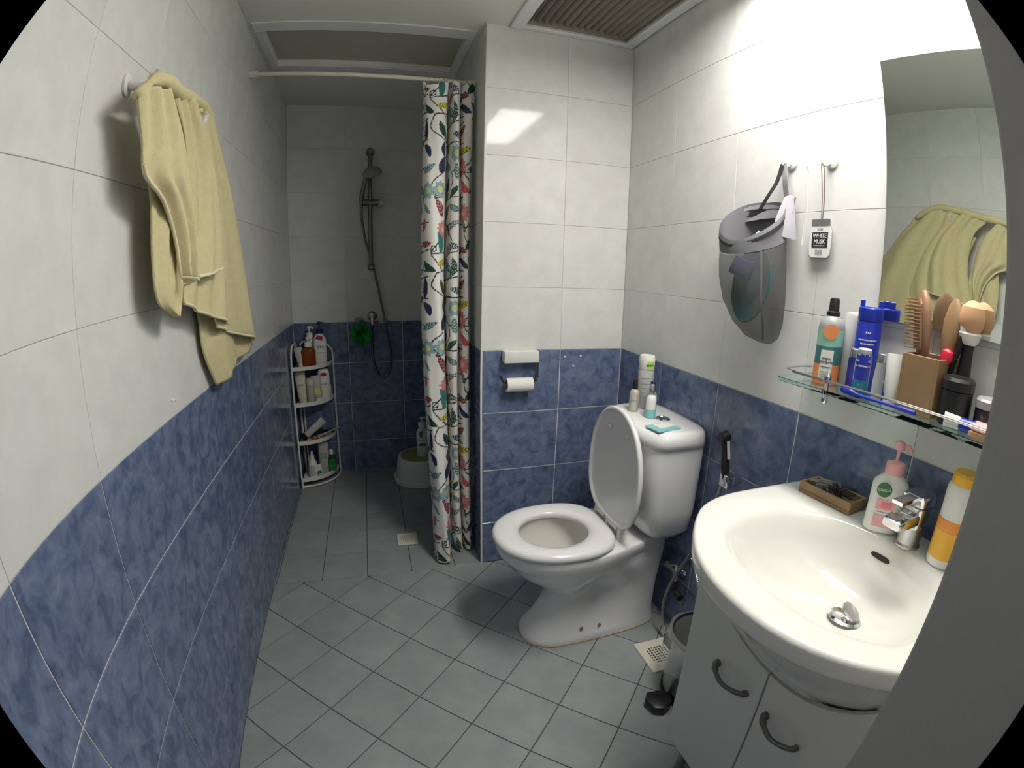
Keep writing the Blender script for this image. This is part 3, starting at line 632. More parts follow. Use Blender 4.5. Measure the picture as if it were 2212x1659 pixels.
G().lathe([(.028, .045), (.028, .058), (.024, .062), (0, .063)], 28).obj('lid', 'grey', t)
o = G().tube([(.912, .690, SZ + .010), (.910, .64, SZ + .006), (.909, .56, SZ + .006), (.909, .515, SZ + .006)], [.008, .0035, .003, .0045, .0045], 10, smooth=4).obj('toothbrush', 'blue')
tag(o, 'blue plastic razor lying along the front rail of the glass shelf', 'razor')
t = thing('cream_tube', 'white and blue tube lying in front of the black jar on the glass shelf', 'tube', (.9135, .455, SZ + .013), (PI / 2, 0, R_(4)))
G().sel([(0, .002, .013, 3), (.03, .009, .012, 2), (.075, .011, .011, 2), (.078, .008, .008, 2)], 24).obj('tube', 'plastic', t)
G().lathe([(.0095, .079), (.010, .080), (.010, .098), (.008, .100)], 20).obj('cap', 'cream', t)
G().patch(.0115, .035, .065, 0, 2 * PI - .01, 24).obj('print', 'blue', t)
t = thing('compact_case', 'pink and peach compact lying at the right end of the glass shelf', 'compact', (.930, .370, SZ))
G().sel([(0, .026, .030, 4), (.002, .028, .032, 4), (.010, .028, .032, 4), (.012, .026, .030, 4)], 28).obj('base', 'skin', t)
G().sel([(.0125, .026, .030, 4), (.014, .028, .032, 4), (.022, .027, .031, 4), (.024, .022, .026, 4)], 28).obj('lid', 'lpink', t)
def rebase(o, loc):
    loc = Vector(loc); o.location = loc
    for c in o.children: c.location = Vector(c.location) - loc
# ================================================================ SHOWER: curtain rod, rings, curtain
RY, RZ = 2.065, 2.028
t = thing('curtain_rod', 'cream shower curtain rod spanning the shower entrance wall to wall', 'rod', (XL, RY, RZ))
G().cyl((.0, 0, 0), (XE - XL, 0, 0), .0085).obj('pole', 'cream', t)
for a, b_ in ((.0005, .035), (XE - XL - .035, XE - XL - .0005)): G().cyl((a, 0, 0), (b_, 0, 0), .014).obj('end_cap', 'cream', t)
ring = G().tube([(0, .017 * math.cos(2 * PI * k / 16), .017 * math.sin(2 * PI * k / 16)) for k in range(16)], .0016, 6, closed=True).mesh('curtain_ring', 'lgrey')
xs_ = [.222, .262, .285, .300, .318, .334, .348, .362, .376, .392]
ORD = ('leftmost', 'second', 'third', 'fourth', 'fifth', 'sixth', 'seventh', 'eighth', 'ninth', 'rightmost')
for i, x in enumerate(xs_):
    lb_ = ORD[i] + ' small curtain ring on the rod' + ('' if i in (0, 9) else ', counted from the left')
    tag(link('curtain_ring', ring, None, (x, RY, RZ - .0075), (0, R_(8 * math.sin(i * 2.1)), R_(12 * math.sin(i * 1.7)))), lb_, 'ring', 'curtain rings on the rod')
def print_tile(Wt=.60, Ht=.62, res=.0018, seed=5):
    nx, nz = int(Wt / res), int(Ht / res); img = np.empty((nz, nx, 3)); img[:] = (.80, .79, .75)
    X, Z = np.meshgrid((np.arange(nx) + .5) * res, (np.arange(nz) + .5) * res); r = random.Random(seed)
    def loc(cx, cz):
        dx = (X - cx + Wt / 2) % Wt - Wt / 2; dz = (Z - cz + Ht / 2) % Ht - Ht / 2; return dx, dz
    def vine(pts, w_=.0025, col=(.02, .035, .035)):
        P = catmull([(a, b_, 0) for a, b_ in pts], 14)
        for p, q in zip(P, P[1:]):
            dx, dz = loc(p.x, p.y); ex, ez = q.x - p.x, q.y - p.y; L2 = ex * ex + ez * ez + 1e-12
            k = np.clip((dx * ex + dz * ez) / L2, 0, 1); m = (dx - k * ex) ** 2 + (dz - k * ez) ** 2 < w_ * w_; img[m] = col
    def leaf(cx, cz, L, wd, a, col, stripe=None, mode=0, curve=0):
        dx, dz = loc(cx, cz); c, s_ = math.cos(a), math.sin(a); u = (dx * c + dz * s_) / L; v = (-dx * s_ + dz * c) / wd - curve * (u * u * 4 - .3)
        k = np.clip(1 - 4 * u * u, 0, 1); m = (np.abs(u) < .5) & (np.abs(v) < .5 * k ** .8 * (1 - .35 * u)); img[m] = col
        if stripe is not None:
            if mode == 0: q = m & (np.sin((u - np.abs(v) * .35) * 38) > .45) & (np.abs(v) < .42 * k ** .8)
            elif mode == 1: q = m & (np.abs(v) < .055)
            else: q = m & (np.sin(u * 40) * np.sin(v * 16) > .55)
            img[q] = stripe
    def flower(cx, cz, R, c1, c2, c3, n_=11):
        dx, dz = loc(cx, cz); rr = np.hypot(dx, dz); th = np.arctan2(dz, dx)
        m = rr < R * (1 + .13 * np.sin(th * n_)); img[m] = c1
        m = (rr < R * .85) & (np.sin(th * n_ * 2) > .75) & (rr > R * .4); img[m] = np.array(c1) * .82
        m = rr < R * .42 * (1 + .1 * np.sin(th * 7)); img[m] = c2; m = rr < R * .2; img[m] = c3
    dg, tl, nv, rd, pk, yl, lb, w1 = (.010, .055, .035), (.03, .18, .17), (.012, .022, .075), (.55, .045, .05), (.62, .23, .22), (.70, .60, .08), (.28, .42, .46), (.62, .68, .66)
    for s0 in range(4):
        bx = .04 + s0 * .15
        pts = []
        for k in range(13):
            z = -.02 + k * .0545; pts.append((bx + .055 * math.sin(k * 1.35 + s0 * 2), z))
            if k % 4 == 2: pts += [(pts[-1][0] + .020, z + .012), (pts[-1][0] + .022, z + .030), (pts[-1][0] + .004, z + .028), (pts[-1][0] + .003, z + .012)]
        vine(pts)
        for k in range(0, 13, 2): vine([(bx + .055 * math.sin(k * 1.35 + s0 * 2), -.02 + k * .0545), (bx + .04 + .03 * math.sin(k), k * .0545 - .01), (bx + .085, k * .0545 + .012 * math.sin(k * 3))])
    kinds = [(dg, w1, 2), (tl, w1, 0), (nv, lb, 0), (rd, pk, 0), (dg, (.05, .25, .10), 1), (yl, dg, 0), (tl, None, 0), (nv, None, 0), (dg, None, 0), (lb, dg, 0), ((.10, .01, .02), pk, 0), (nv, w1, 0)]
    cells = []
    for i in range(8):
        for j in range(8): cells.append((i, j))
    r.shuffle(cells)
    for n_, (i, j) in enumerate(cells):
        x, z = (i + .5 + r.uniform(-.25, .25)) * Wt / 8, (j + .5 + r.uniform(-.25, .25)) * Ht / 8
        if n_ < 4: flower(x, z, .037, pk, (.75, .45, .40), (.8, .7, .65), 13)
        elif n_ < 7: flower(x, z, .031, lb, (.62, .66, .35), yl, 9)
        elif n_ < 12: leaf(x, z, .042, .030, r.uniform(-.6, .6), yl, None, 0, .7)
        else:
            k = kinds[r.randrange(len(kinds))]; L = r.uniform(.056, .092)
            leaf(x, z, L, L * r.uniform(.30, .46), r.uniform(0, PI), k[0], k[1], k[2], r.uniform(-.35, .35))
    return img, Wt, Ht, res
def curtain():
    img, Wt, Ht, res = print_tile()
    base = [(.210, 2.105), (.203, 2.045), (.215, 1.992), (.250, 1.970), (.285, 1.985), (.298, 2.035), (.303, 2.085), (.310, 2.05), (.318, 2.00), (.338, 1.985), (.352, 2.01), (.354, 2.07), (.362, 2.03), (.370, 1.995), (.388, 1.985), (.400, 2.01), (.405, 2.06), (.400, 2.09)]
    P = catmull([(a, b_, 0) for a, b_ in base], 24); P = np.array([(p.x, p.y) for p in P])
    d = np.r_[0, np.cumsum(np.hypot(*(P[1:] - P[:-1]).T))]; n = int(d[-1] / .0021)
    s_ = np.linspace(0, d[-1], n); px, py = np.interp(s_, d, P[:, 0]), np.interp(s_, d, P[:, 1])
    z = np.linspace(.012, 2.008, 935); Zg, Sg = np.meshgrid(z, s_, indexing='ij'); PX, PY = np.tile(px, (len(z), 1)), np.tile(py, (len(z), 1))
    zt = (Zg / 2.0)
    fold1 = np.clip((.315 - PX) / .05, 0, 1)
    low = np.clip(1 - zt, 0, 1) ** 1.6
    Y = RY + (PY - 2.04) * (.75 + .35 * np.sin(PI * np.clip(zt, 0, 1)) + .1 * low) - low * (.035 + .085 * fold1)
    Xc = PX - .006 * np.sin(PI * zt) + low * .016 * fold1 + .0035 * np.sin(zt * 9 + PX * 60)
    Y += .004 * np.sin(zt * 13 + PX * 90)
    # gathered, creased heading below the rings
    top = np.clip((Zg - 1.90) / .095, 0, 1); Xc += top * (.004 * np.sin(Sg * 90) - .0) ; Y = Y * (1 - .35 * top) + (RY + .014 * np.sin(Sg * 75)) * .35 * top
    Zg2 = Zg + top * (.012 * np.sin(Sg * 34))
    hem = np.clip((.05 - Zg) / .05, 0, 1); Y += hem * .012 * np.sin(Sg * 40)
    Xc = np.minimum(Xc, .4085)
    v = np.stack([Xc - .30, Y - RY, Zg2], -1).reshape(-1, 3)
    a, b_ = Zg.shape; idx = np.arange(a * b_).reshape(a, b_)
    f = np.stack([idx[:-1, :-1], idx[:-1, 1:], idx[1:, 1:], idx[1:, :-1]], -1).reshape(-1, 4)
    me = bpy.data.meshes.new('shower_curtain'); me.vertices.add(len(v)); me.vertices.foreach_set('co', v.astype(np.float32).ravel())
    me.loops.add(f.size); me.loops.foreach_set('vertex_index', f.ravel().astype(np.int32))
    me.polygons.add(len(f)); me.polygons.foreach_set('loop_start', (np.arange(len(f)) * 4).astype(np.int32)); me.update(calc_edges=True)
    me.shade_smooth()
    ix = ((Sg % Wt) / res).astype(int) % img.shape[1]; iz = ((Zg % Ht) / res).astype(int) % img.shape[0]
    c = np.ones((a * b_, 4), np.float32); c[:, :3] = img[iz, ix].reshape(-1, 3)
    g = np.clip((.06 - Zg.reshape(-1)) / .06, 0, 1)[:, None]; c[:, :3] = c[:, :3] * (1 - g * np.array([.18, .26, .38]))     # grubby hem
    at = me.color_attributes.new('print', 'FLOAT_COLOR', 'POINT'); at.data.foreach_set('color', c.ravel()); me.materials.append(M['print'])
    o = link('shower_curtain', me, None, (.30, RY, 0)); tag(o, 'white shower curtain printed with leaves and flowers, drawn aside in folds', 'curtain')
    return o
curtain()
# ---------------------------------------------------------------- shower set on the back wall
yw = YB
t = thing('shower_set', 'chrome shower riser rail with hand shower and curling hose on the back wall', 'shower', (-.003, yw, 1.265))
def rel(pts, o=(-.003, YB, 1.265)): return [(p[0] - o[0], p[1] - o[1], p[2] - o[2]) for p in pts]
G().tube(rel([(-.003, yw - .055, 1.265), (-.003, yw - .055, 1.925)]), .0125, 14).obj('rail', 'dsteel', t)
for z in (1.275, 1.93):
    G().lathe([(.021, 0), (.021, .010), (.014, .016), (.012, .060), (.016, .066), (.018, .076), (.012, .082), (0, .083)], 20, mt=Matrix.Translation((0, 0, z - 1.265)) @ Matrix.Rotation(PI / 2, 4, 'X')).obj('rail_bracket', 'dsteel', t)
G().cyl((-.050, -.055, .378), (.045, -.055, .378), .019, 18).obj('slider', 'dsteel', t)
G().lathe([(.020, 0), (.026, .004), (.026, .026), (.016, .024)], 18, mt=Matrix.Translation((.045, -.055, .378)) @ Matrix.Rotation(PI / 2, 4, 'Y')).obj('slider_knob', 'lgrey', t)
G().tube(rel([(-.052, yw - .07, 1.615), (-.052, yw - .075, 1.66), (-.040, yw - .085, 1.72), (-.022, yw - .10, 1.775), (-.008, yw - .115, 1.805)]), [.010, .012, .011, .012, .015], 14, smooth=4).obj('handset', 'dsteel', t)
G().lathe([(.016, .034), (.036, .026), (.053, .008), (.055, -.004), (.050, -.010), (0, -.011)], 28, mt=Matrix.Translation(rel([(.010, yw - .13, 1.798)])[0]) @ Matrix.Rotation(R_(28), 4, 'X') @ Matrix.Rotation(R_(-16), 4, 'Y')).obj('shower_head', 'grey', t)
G().tube(rel([(-.052, yw - .07, 1.615), (-.050, yw - .06, 1.54), (-.030, yw - .05, 1.42), (.010, yw - .04, 1.27), (.050, yw - .035, 1.08), (.085, yw - .035, .88), (.105, yw - .035, .75), (.095, yw - .04, .655), (.055, yw - .045, .612), (.020, yw - .045, .64), (-.004, yw - .045, .73), (-.006, yw - .045, .86), (-.004, yw - .05, .935)]), .0075, 10, smooth=7).obj('hose', 'dsteel', t)
t = thing('shower_mixer', 'chrome concealed shower valve with soap dish just above the shower loop', 'tap', (-.004, yw, .985))
G().lathe([(.030, 0.0005), (.030, .006), (.022, .012), (.020, .040), (.012, .044)], 24, mt=Matrix.Rotation(PI / 2, 4, 'X')).obj('valve', 'steel', t)
G().cyl((0, -.040, 0), (0, -.047, -.055), .009, 14).obj('outlet', 'chrome', t)
G().box(.03, -.075, -.040, .095, -.001, -.034).box(.03, -.075, -.034, .034, -.001, -.022).box(.091, -.075, -.034, .095, -.001, -.022).box(.034, -.075, -.034, .091, -.071, -.022).obj('soap_dish', 'clear', t, bevel=.002)
t = thing('suction_hook', 'grey round suction cup behind the green loofah', 'hook', (-.080, yw, .955))
G().lathe([(.027, .0005), (.026, .006), (.012, .014), (.008, .022)], 24, mt=Matrix.Rotation(PI / 2, 4, 'X')).obj('cup', 'grey', t)
G().tube([(0, -.02, 0), (0, -.036, -.004), (0, -.040, .010)], .003, 8, smooth=4).obj('peg', 'grey', t)
t = thing('loofah', 'fluffy green bath puff hanging beside the shower valve', 'bath puff', (-.070, yw - .080, .885))
g = G(); q = random.Random(2)
for k in range(46):
    th, ph_ = q.uniform(0, 2 * PI), math.acos(q.uniform(-1, 1)); d = Vector((math.sin(ph_) * math.cos(th), math.sin(ph_) * math.sin(th) * .85, math.cos(ph_)))
    a = d.orthogonal().normalized(); b_ = d.cross(a); rings_ = []
    for i in range(13):
        u = 2 * PI * i / 12; rad = .014 + .005 * math.sin(3 * u + k)
        e = d * (.062 + .006 * math.cos(2 * u + k)) + (a * math.cos(u) + b_ * math.sin(u)) * rad
        rings_.append([tuple(d * .012 + (a * math.cos(u) + b_ * math.sin(u)) * .004), tuple(e * .7), tuple(e)])
    g.loft(rings_, cap0=False, cap1=False, closed=False)
tag(g.obj('netting', 'loofah', t, ang=80), kind='stuff')
G().tube([(-.028, .022, .058), (-.015, .01, .05), (0, 0, .02)], .0015, 6, smooth=3).obj('cord', 'loofah', t)
# ---------------------------------------------------------------- corner rack
cx, cy = XL + .012, YB - .012
t = thing('corner_rack', 'white plastic four-tier corner rack of toiletries in the shower', 'rack', (cx, cy, 0))
def quarter(r, z, n=20): return [(0, 0, z)] + [(r * math.cos(-PI / 2 * k / n), r * math.sin(-PI / 2 * k / n), z) for k in range(n + 1)]
SH = (.045, .275, .505, .715); RR = .205
for z in SH:
    G().loft([quarter(RR - .008, z - .010), quarter(RR, z - .008), quarter(RR, z + .012), quarter(RR - .004, z + .014), quarter(RR - .010, z + .012), quarter(RR - .014, z - .002)]).obj('shelf', 'plastic', t, ang=40)
P = quarter(RR + .008, .010)[1:]
G().tube(P, .006, 8).obj('base_hoop', 'plastic', t)
for a in (0, -PI / 2):
    c, s_ = math.cos(a), math.sin(a); r0 = RR + .008
    G().tube([(r0 * c, r0 * s_, 0), (r0 * c, r0 * s_, .25), (r0 * c, r0 * s_, .5), (r0 * c, r0 * s_, .745), (r0 * .93 * c, r0 * .93 * s_, .805), (r0 * .72 * c, r0 * .72 * s_, .838), (r0 * .45 * c, r0 * .45 * s_, .84), (.016 * abs(c) + .004, -.016 * abs(s_) - .004, .80), (.016 * abs(c) + .004, -.016 * abs(s_) - .004, .4), (.016 * abs(c) + .004, -.016 * abs(s_) - .004, 0)], .0058, 10, smooth=6).obj('post', 'plastic', t)
def on(shelf, dx, dy): return (cx + dx, cy + dy, SH[shelf] + .0145 - .0165)
fc = face(-.38, 2.9)
def tube_item(name, label, loc, a, h, body, cap, tilt=(0, 0), cat='tube', capd=True, lab=None):
    t = thing(name, label, cat, loc, (tilt[0], tilt[1], fc))
    G().lathe([(a * .82, 0), (a * .86, .002), (a * .86, .022), (a * .7, .024)], 20).obj('cap', cap, t)
    G().sel([(.024, a * .9, a * .85, 2), (.03, a, a * .9, 2), (h * .6, a * 1.05, a * .65, 2.2), (h, a * 1.15, .0015, 3)], 24).obj('tube', body, t)
    if lab: G().box(-a * .6, -a * .93, h * .3, a * .6, -a * .80, h * .55).obj('label', lab, t, bevel=.001)
    return t
t = pump_bottle('soap_bottle', 'clear pump bottle half full of amber soap at the front of the top tier', on(3, .085, -.125), .037, .026, .110, 'amber', 'plastic', rz=fc, nozzle=.02, head=.035, neck=.011)
G().sel([(.0, .0375, .0265, 2.6), (.001, .0375, .0265, 2.6)], 24).obj('base', 'amber', t)
t = pump_bottle('lotion_bottle', 'tall white pump bottle with navy pump and crimson logo on the top tier', on(3, .150, -.085), .033, .022, .175, 'plastic', 'navy', rz=fc, nozzle=.03, neck=.011, head=.045)
G().prism([(-.022, -.004), (.012, -.016), (.016, .004), (-.010, .014)], 0, .0012, mt=Matrix.Translation((0, -.0225, .148)) @ Matrix.Rotation(PI / 2, 4, 'X')).obj('logo', 'magenta', t)
text('print', 'q v', .022, 'gtext', t, (.004, -.0226, .10)); text('print', 'gentle wash', .008, 'gtext', t, (.004, -.0226, .07))
pump_bottle('lotion_bottle', 'white pump bottle behind the amber soap on the top tier', on(3, .090, -.055), .028, .020, .150, 'lgrey', 'plastic', rz=fc, nozzle=.02, neck=.010, head=.045)
tube_item('cream_tube', 'pale translucent tube leaning against the left post on the top tier', on(3, .045, -.135), .018, .105, 'lgrey', 'plastic', (R_(0), R_(-8)))
t = tube_item('cream_tube', 'tall cream tube leaning at the left of the second tier', on(2, .040, -.125), .024, .165, 'cream', 'cream', (R_(0), R_(-4)))
text('print', 'care', .014, 'gtext', t, (0, -.022, .10))
t = put('shampoo_bottle', 'slim cream and gold capped bottle on the second tier', 'bottle', on(2, .085, -.135), fc)
G().lathe([(.017, 0), (.019, .003), (.019, .095), (.017, .100)], 24).obj('body', 'gold', t)
G().lathe([(.0185, .100), (.0195, .102), (.0195, .128), (.016, .131), (0, .132)], 24).obj('cap', 'cream', t)
t = tube_item('cream_tube', 'clear tube with yellow and turquoise label on the second tier', on(2, .128, -.115), .022, .140, 'lgrey', 'plastic', (R_(-2), R_(-4)), lab='lyellow')
G().box(-.021, -.0196, .040, -.006, -.018, .085).obj('label', 'lens', t, bevel=.0005)
t = put('lotion_bottle', 'white flat bottle with crimson patch on the second tier', 'bottle', on(2, .160, -.085), fc)
G().sel([(0, .028, .018, 3), (.004, .030, .019, 3), (.150, .030, .019, 3), (.165, .024, .015, 2.6), (.168, .02, .013, 2.4)], 28).obj('body', 'plastic', t)
G().sel([(0, .016, .010, 2.2), (.0012, .015, .009, 2.2)], 24, mt=Matrix.Translation((0, -.0188, .142)) @ Matrix.Rotation(PI / 2, 4, 'X')).obj('logo', 'magenta', t)
text('print', 'body', .014, 'gtext', t, (0, -.0195, .09))
t = put('lotion_bottle', 'little white bottle with dark purple cap at the right of the second tier', 'bottle', on(2, .185, -.060), fc)
G().lathe([(.012, 0), (.013, .002), (.013, .075), (.010, .080)], 20).obj('body', 'plastic', t)
G().lathe([(.0105, .081), (.011, .083), (.011, .108), (.009, .110)], 20).obj('cap', 'navy', t)
G().patch(.0131, .02, .06, R_(-130), R_(-60)).obj('label', 'magenta', t)
t = thing('cream_tube', 'white squeeze tube propped diagonally across the third tier', 'tube', (cx + .030, cy - .150, SH[1] + .026), (R_(0), R_(52), R_(12)))
G().lathe([(.018, -.010), (.019, -.008), (.019, .012), (.016, .014)], 20).obj('cap', 'black', t)
G().sel([(.014, .0185, .0185, 2), (.05, .019, .017, 2), (.10, .020, .011, 2.2), (.135, .021, .0018, 3)], 24).obj('tube', 'lgrey', t)
t = thing('pumice_brush', 'dark brown scrubbing brush lying on the third tier', 'brush', (cx + .105, cy - .105, SH[1] - .002), (0, 0, R_(20)))
G().sel([(0, .034, .022, 3), (.012, .036, .024, 3), (.020, .032, .021, 3)], 24).obj('back', 'wood', t)
G().sel([(.021, .030, .019, 3), (.045, .034, .023, 3)], 24).obj('bristles', 'black', t)
t = thing('razor', 'grey plastic razor lying across the right of the third tier', 'razor', (cx + .115, cy - .135, SH[1] + .022), (0, R_(-8), R_(22)))
G().tube([(0, 0, .002), (.04, 0, .005), (.09, 0, .012), (.115, 0, .016)], [.006, .005, .0075, .004], 12, smooth=4).obj('handle', 'grey', t)
G().box(-.012, -.018, -.004, 0, .018, .006).obj('head', 'lgrey', t, bevel=.002)
t = put('spray_bottle', 'white spray bottle with pale blue front at the left of the bottom tier', 'bottle', on(0, .060, -.135), fc)
G().sel([(0, .020, .020, 2.2), (.004, .022, .022, 2.2), (.080, .022, .022, 2.2), (.100, .012, .012, 2), (.104, .011, .011, 2)], 28).obj('body', 'plastic', t)
G().lathe([(.012, .104), (.012, .118), (.008, .122), (.006, .138), (.008, .142)], 20).obj('nozzle', 'plastic', t)
G().patch(.0225, .01, .07, R_(-120), R_(-60)).obj('label', 'lgrey', t)
t = put('shampoo_bottle', 'tall white bottle with grey lettering behind on the bottom tier', 'bottle', on(0, .125, -.080), fc)
G().sel([(0, .026, .016, 3), (.004, .028, .018, 3), (.165, .028, .018, 3), (.178, .022, .014, 2.5)], 28).obj('body', 'lgrey', t)
text('print', 'LDR', .022, 'gtext', t, (0, -.0185, .11)); text('print', 'TEA', .022, 'gtext', t, (0, -.0185, .09))
t = put('shampoo_bottle', 'small bottle with green label at the right of the bottom tier', 'bottle', on(0, .172, -.085), fc)
G().sel([(0, .019, .015, 2.6), (.003, .021, .016, 2.6), (.090, .021, .016, 2.6), (.105, .010, .010, 2)], 28).obj('body', 'clear', t)
G().sel([(.012, .0214, .0164, 2.6), (.080, .0214, .0164, 2.6)], 28).obj('label', 'green', t)
G().lathe([(.010, .105), (.0115, .107), (.0115, .128), (.009, .131)], 20).obj('cap', 'plastic', t)
tube_item('cream_tube', 'little white tube with green front standing low on the bottom tier', on(0, .108, -.140), .015, .070, 'plastic', 'cream', (0, R_(-14)), lab='green')
# ---------------------------------------------------------------- step stool with bottle
sx, sy = .248, 2.868
t = thing('step_stool', 'white plastic step stool with green mat top behind the shower curtain', 'stool', (sx, sy, 0))
G().sel([(0, .158, .166, 2.3), (.006, .162, .170, 2.3), (.022, .160, .166, 2.3), (.028, .148, .152, 2.3), (.130, .136, .138, 2.3), (.145, .132, .134, 2.3), (.153, .122, .124, 2.3), (.151, .114, .116, 2.3)], 48).obj('body', 'plastic', t)
G().sel([(.151, .113, .115, 2.3), (.1535, .112, .114, 2.3)], 40).obj('mat', 'mat_green', t)
t = pump_bottle('shampoo_bottle', 'large white pump bottle with green leaf print standing on the step stool', (.268, 2.845, .1535), .036, .026, .195, 'plastic', 'plastic', rz=face(.26, 2.845), nozzle=.028, neck=.014, head=.04)
G().prism([(0, -.024), (.011, -.010), (.013, .006), (.004, .024), (-.012, .010), (-.013, -.008)], 0, .001, mt=Matrix.Translation((-.006, -.0262, .145)) @ Matrix.Rotation(PI / 2, 4, 'X')).obj('leaf_print', 'green', t, smooth=False)
G().box(-.020, -.0268, .070, .018, -.0262, .086).obj('print', 'dgreen', t, smooth=False)
G().box(-.020, -.0268, .105, .014, -.0262, .108).obj('print', 'gtext', t, smooth=False)
# ---------------------------------------------------------------- floor drains
t = thing('floor_drain', 'rectangular cream floor drain grate on the shower floor', 'drain', (.107, 2.142, .0003))
G().box(-.047, -.052, 0, .050, .052, .005).obj('plate', 'cream', t, bevel=.0015)
dots = G()
for i in range(-3, 4):
    for j in range(-3, 4):
        if i * i + j * j < 11: dots.lathe([(.0032, .0051), (.0030, .0056)], 8, mt=Matrix.Translation((i * .0095, j * .0095, 0)))
tag(dots.obj('holes', 'slat', t), kind='stuff')
t = thing('floor_drain', 'square cream floor drain grate by the pedal bin and vanity', 'drain', (.886, 1.145, .0003), (0, 0, 0))
G().box(-.064, -.072, 0, .066, .072, .005).obj('plate', 'cream', t, bevel=.0015)
dots = G()
for i in range(-3, 4):
    for j in range(-3, 4):
        if i * i + j * j < 14: dots.box(i * .011 - .0032, j * .011 - .0032, .0051, i * .011 + .0032, j * .011 + .0032, .0056)
tag(dots.obj('holes', 'dark', t, smooth=False), kind='stuff')
# ================================================================ pedal bin
bx, by = .905, .965
t = thing('pedal_bin', 'steel pedal bin lined with a clear bag, between toilet and vanity', 'bin', (bx, by, 0))
G().lathe([(.100, 0), (.104, .004), (.104, .018)], 40).obj('base_ring', 'black', t)
G().lathe([(.100, .018), (.100, .215), (.103, .222)], 40, cap1=False).obj('drum', 'steel', t)
G().lathe([(.103, .222), (.107, .228), (.107, .238), (.098, .242), (.095, .236)], 40, cap0=False, cap1=False).obj('rim', 'black', t)
am = Matrix.Translation((.0, 0, 0))
G().lathe([(.104, 0), (.106, .008), (.098, .026), (.060, .038), (0, .040)], 40, mt=Matrix.Translation((.098, .0, .245)) @ Matrix.Rotation(R_(-82), 4, 'Y') @ Matrix.Translation((-.104, 0, 0)) if False else Matrix.Translation((.070, .085, .330)) @ Matrix.Rotation(R_(35), 4, 'Z') @ Matrix.Rotation(R_(-78), 4, 'Y') @ Matrix.Translation((0, 0, -.02))).obj('lid', 'steel', t) if False else None
G().box(-.108, .020, .185, -.100, .060, .222).obj('hinge', 'black', t, bevel=.003)
mt = Matrix.Rotation(R_(188), 4, 'Z')
G().prism([(.100, -.012), (.118, -.030), (.160, -.040), (.182, -.018), (.178, .024), (.150, .042), (.116, .030), (.100, .012)], .008, .034, mt=mt).obj('pedal', 'black', t, bevel=.005, bseg=2)
liner = G(); rings_ = []
for r0, z in ((.088, .10), (.092, .225), (.100, .244), (.110, .240), (.117, .215), (.122, .185), (.128, .160)):
    rings_.append([((r0 + .008 * math.sin(5 * a + z * 30) * max(0, (r0 - .1) * 40) + (.030 * max(0, math.cos(a - R_(205))) ** 6 if r0 > .115 else 0)) * math.cos(a), (r0 + .008 * math.sin(7 * a) * max(0, (r0 - .1) * 40)) * math.sin(a), z - (.02 * max(0, math.sin(3 * a)) if r0 > .12 else 0)) for a in [2 * PI * i / 60 for i in range(60)]])
liner.loft(rings_, cap0=True, cap1=False).obj('bin_liner', 'film', t, ang=80)
tag(G().sel([(0, .022, .015, 2.4), (.018, .025, .017, 2.2), (.032, .014, .010, 2)], 20).obj('crumpled_tissue', 'cream', loc=(bx - .02, by + .02, .104), rot=(.1, .2, .5)), 'crumpled off-white tissue lying inside the lined pedal bin', 'tissue')
# ================================================================ bidet sprayer, valve, hoses
t = thing('bidet_sprayer', 'black hand bidet sprayer hooked in a chrome wall holder beside the cistern', 'sprayer', (.985, 1.075, .70))
G().box(-.018, -.020, -.030, .004, .020, .010).obj('holder', 'chrome', t, bevel=.004, bseg=2)
G().box(.004, -.018, -.020, .0365, .010, .008).obj('holder_arm', 'chrome', t, bevel=.003)
m0 = Matrix.Translation((-.008, .008, .010)) @ Matrix.Rotation(R_(-14), 4, 'X')
G().sel([(-.035, .008, .008, 2), (0, .012, .011, 2), (.020, .014, .013, 2), (.045, .012, .011, 2), (.080, .008, .008, 2), (.098, .009, .009, 2)], 22, mt=m0).obj('handle', 'black', t, ang=60)
G().lathe([(.013, -.018), (.017, -.014), (.017, .012), (.012, .016)], 24, mt=m0 @ Matrix.Translation((0, 0, .110)) @ Matrix.Rotation(R_(75), 4, 'Y')).obj('spray_head', 'black', t)
G().box(-.004, -.020, .045, .004, -.014, .098, mt=m0).obj('trigger', 'lgrey', t, bevel=.001)
def ribbed(pts, r, smooth=8):
    P = catmull(pts, smooth); g = G(); Q = []; acc = 0
    L = sum((b_ - a).length for a, b_ in zip(P, P[1:])); n = int(L / .0028); d = [0]
    for a, b_ in zip(P, P[1:]): d.append(d[-1] + (b_ - a).length)
    k = 0
    for i in range(n):
        s_ = L * i / (n - 1)
        while k < len(d) - 2 and d[k + 1] < s_: k += 1
        q_ = (s_ - d[k]) / max(1e-9, d[k + 1] - d[k]); Q.append(P[k].lerp(P[k + 1], q_))
    rads = [r * (1.0 if i % 2 else .82) for i in range(n)]
    return g.tube(Q, rads, 8)
ho = ribbed([(-.008, .014, -.022), (-.010, .03, -.10), (-.015, .06, -.20), (-.02, .10, -.32), (-.035, .145, -.44), (-.045, .165, -.56), (-.04, .14, -.655), (-.02, .08, -.675), (.005, .03, -.60), (.012, .06, -.45), (.012, .12, -.36), (.012, .15, -.38), (.014, .165, -.425)], .0062)
ho.obj('hose', 'steel', t)
t = thing('angle_valve', 'chrome angle valve with black fittings low on the blue right wall', 'valve', (XR, 1.262, .245))
G().lathe([(.020, .0005), (.020, .004), (.010, .008), (.010, .040)], 20, mt=Matrix.Rotation(-PI / 2, 4, 'Y')).obj('stub', 'chrome', t)
G().cyl((-.030, 0, -.03), (-.030, 0, .038), .010, 18).obj('body', 'chrome', t)
G().cyl((-.030, -.005, 0), (-.030, .045, 0), .0085, 16).cyl((-.030, .045, 0), (-.030, .062, 0), .016, 12).obj('handle', 'silver', t)
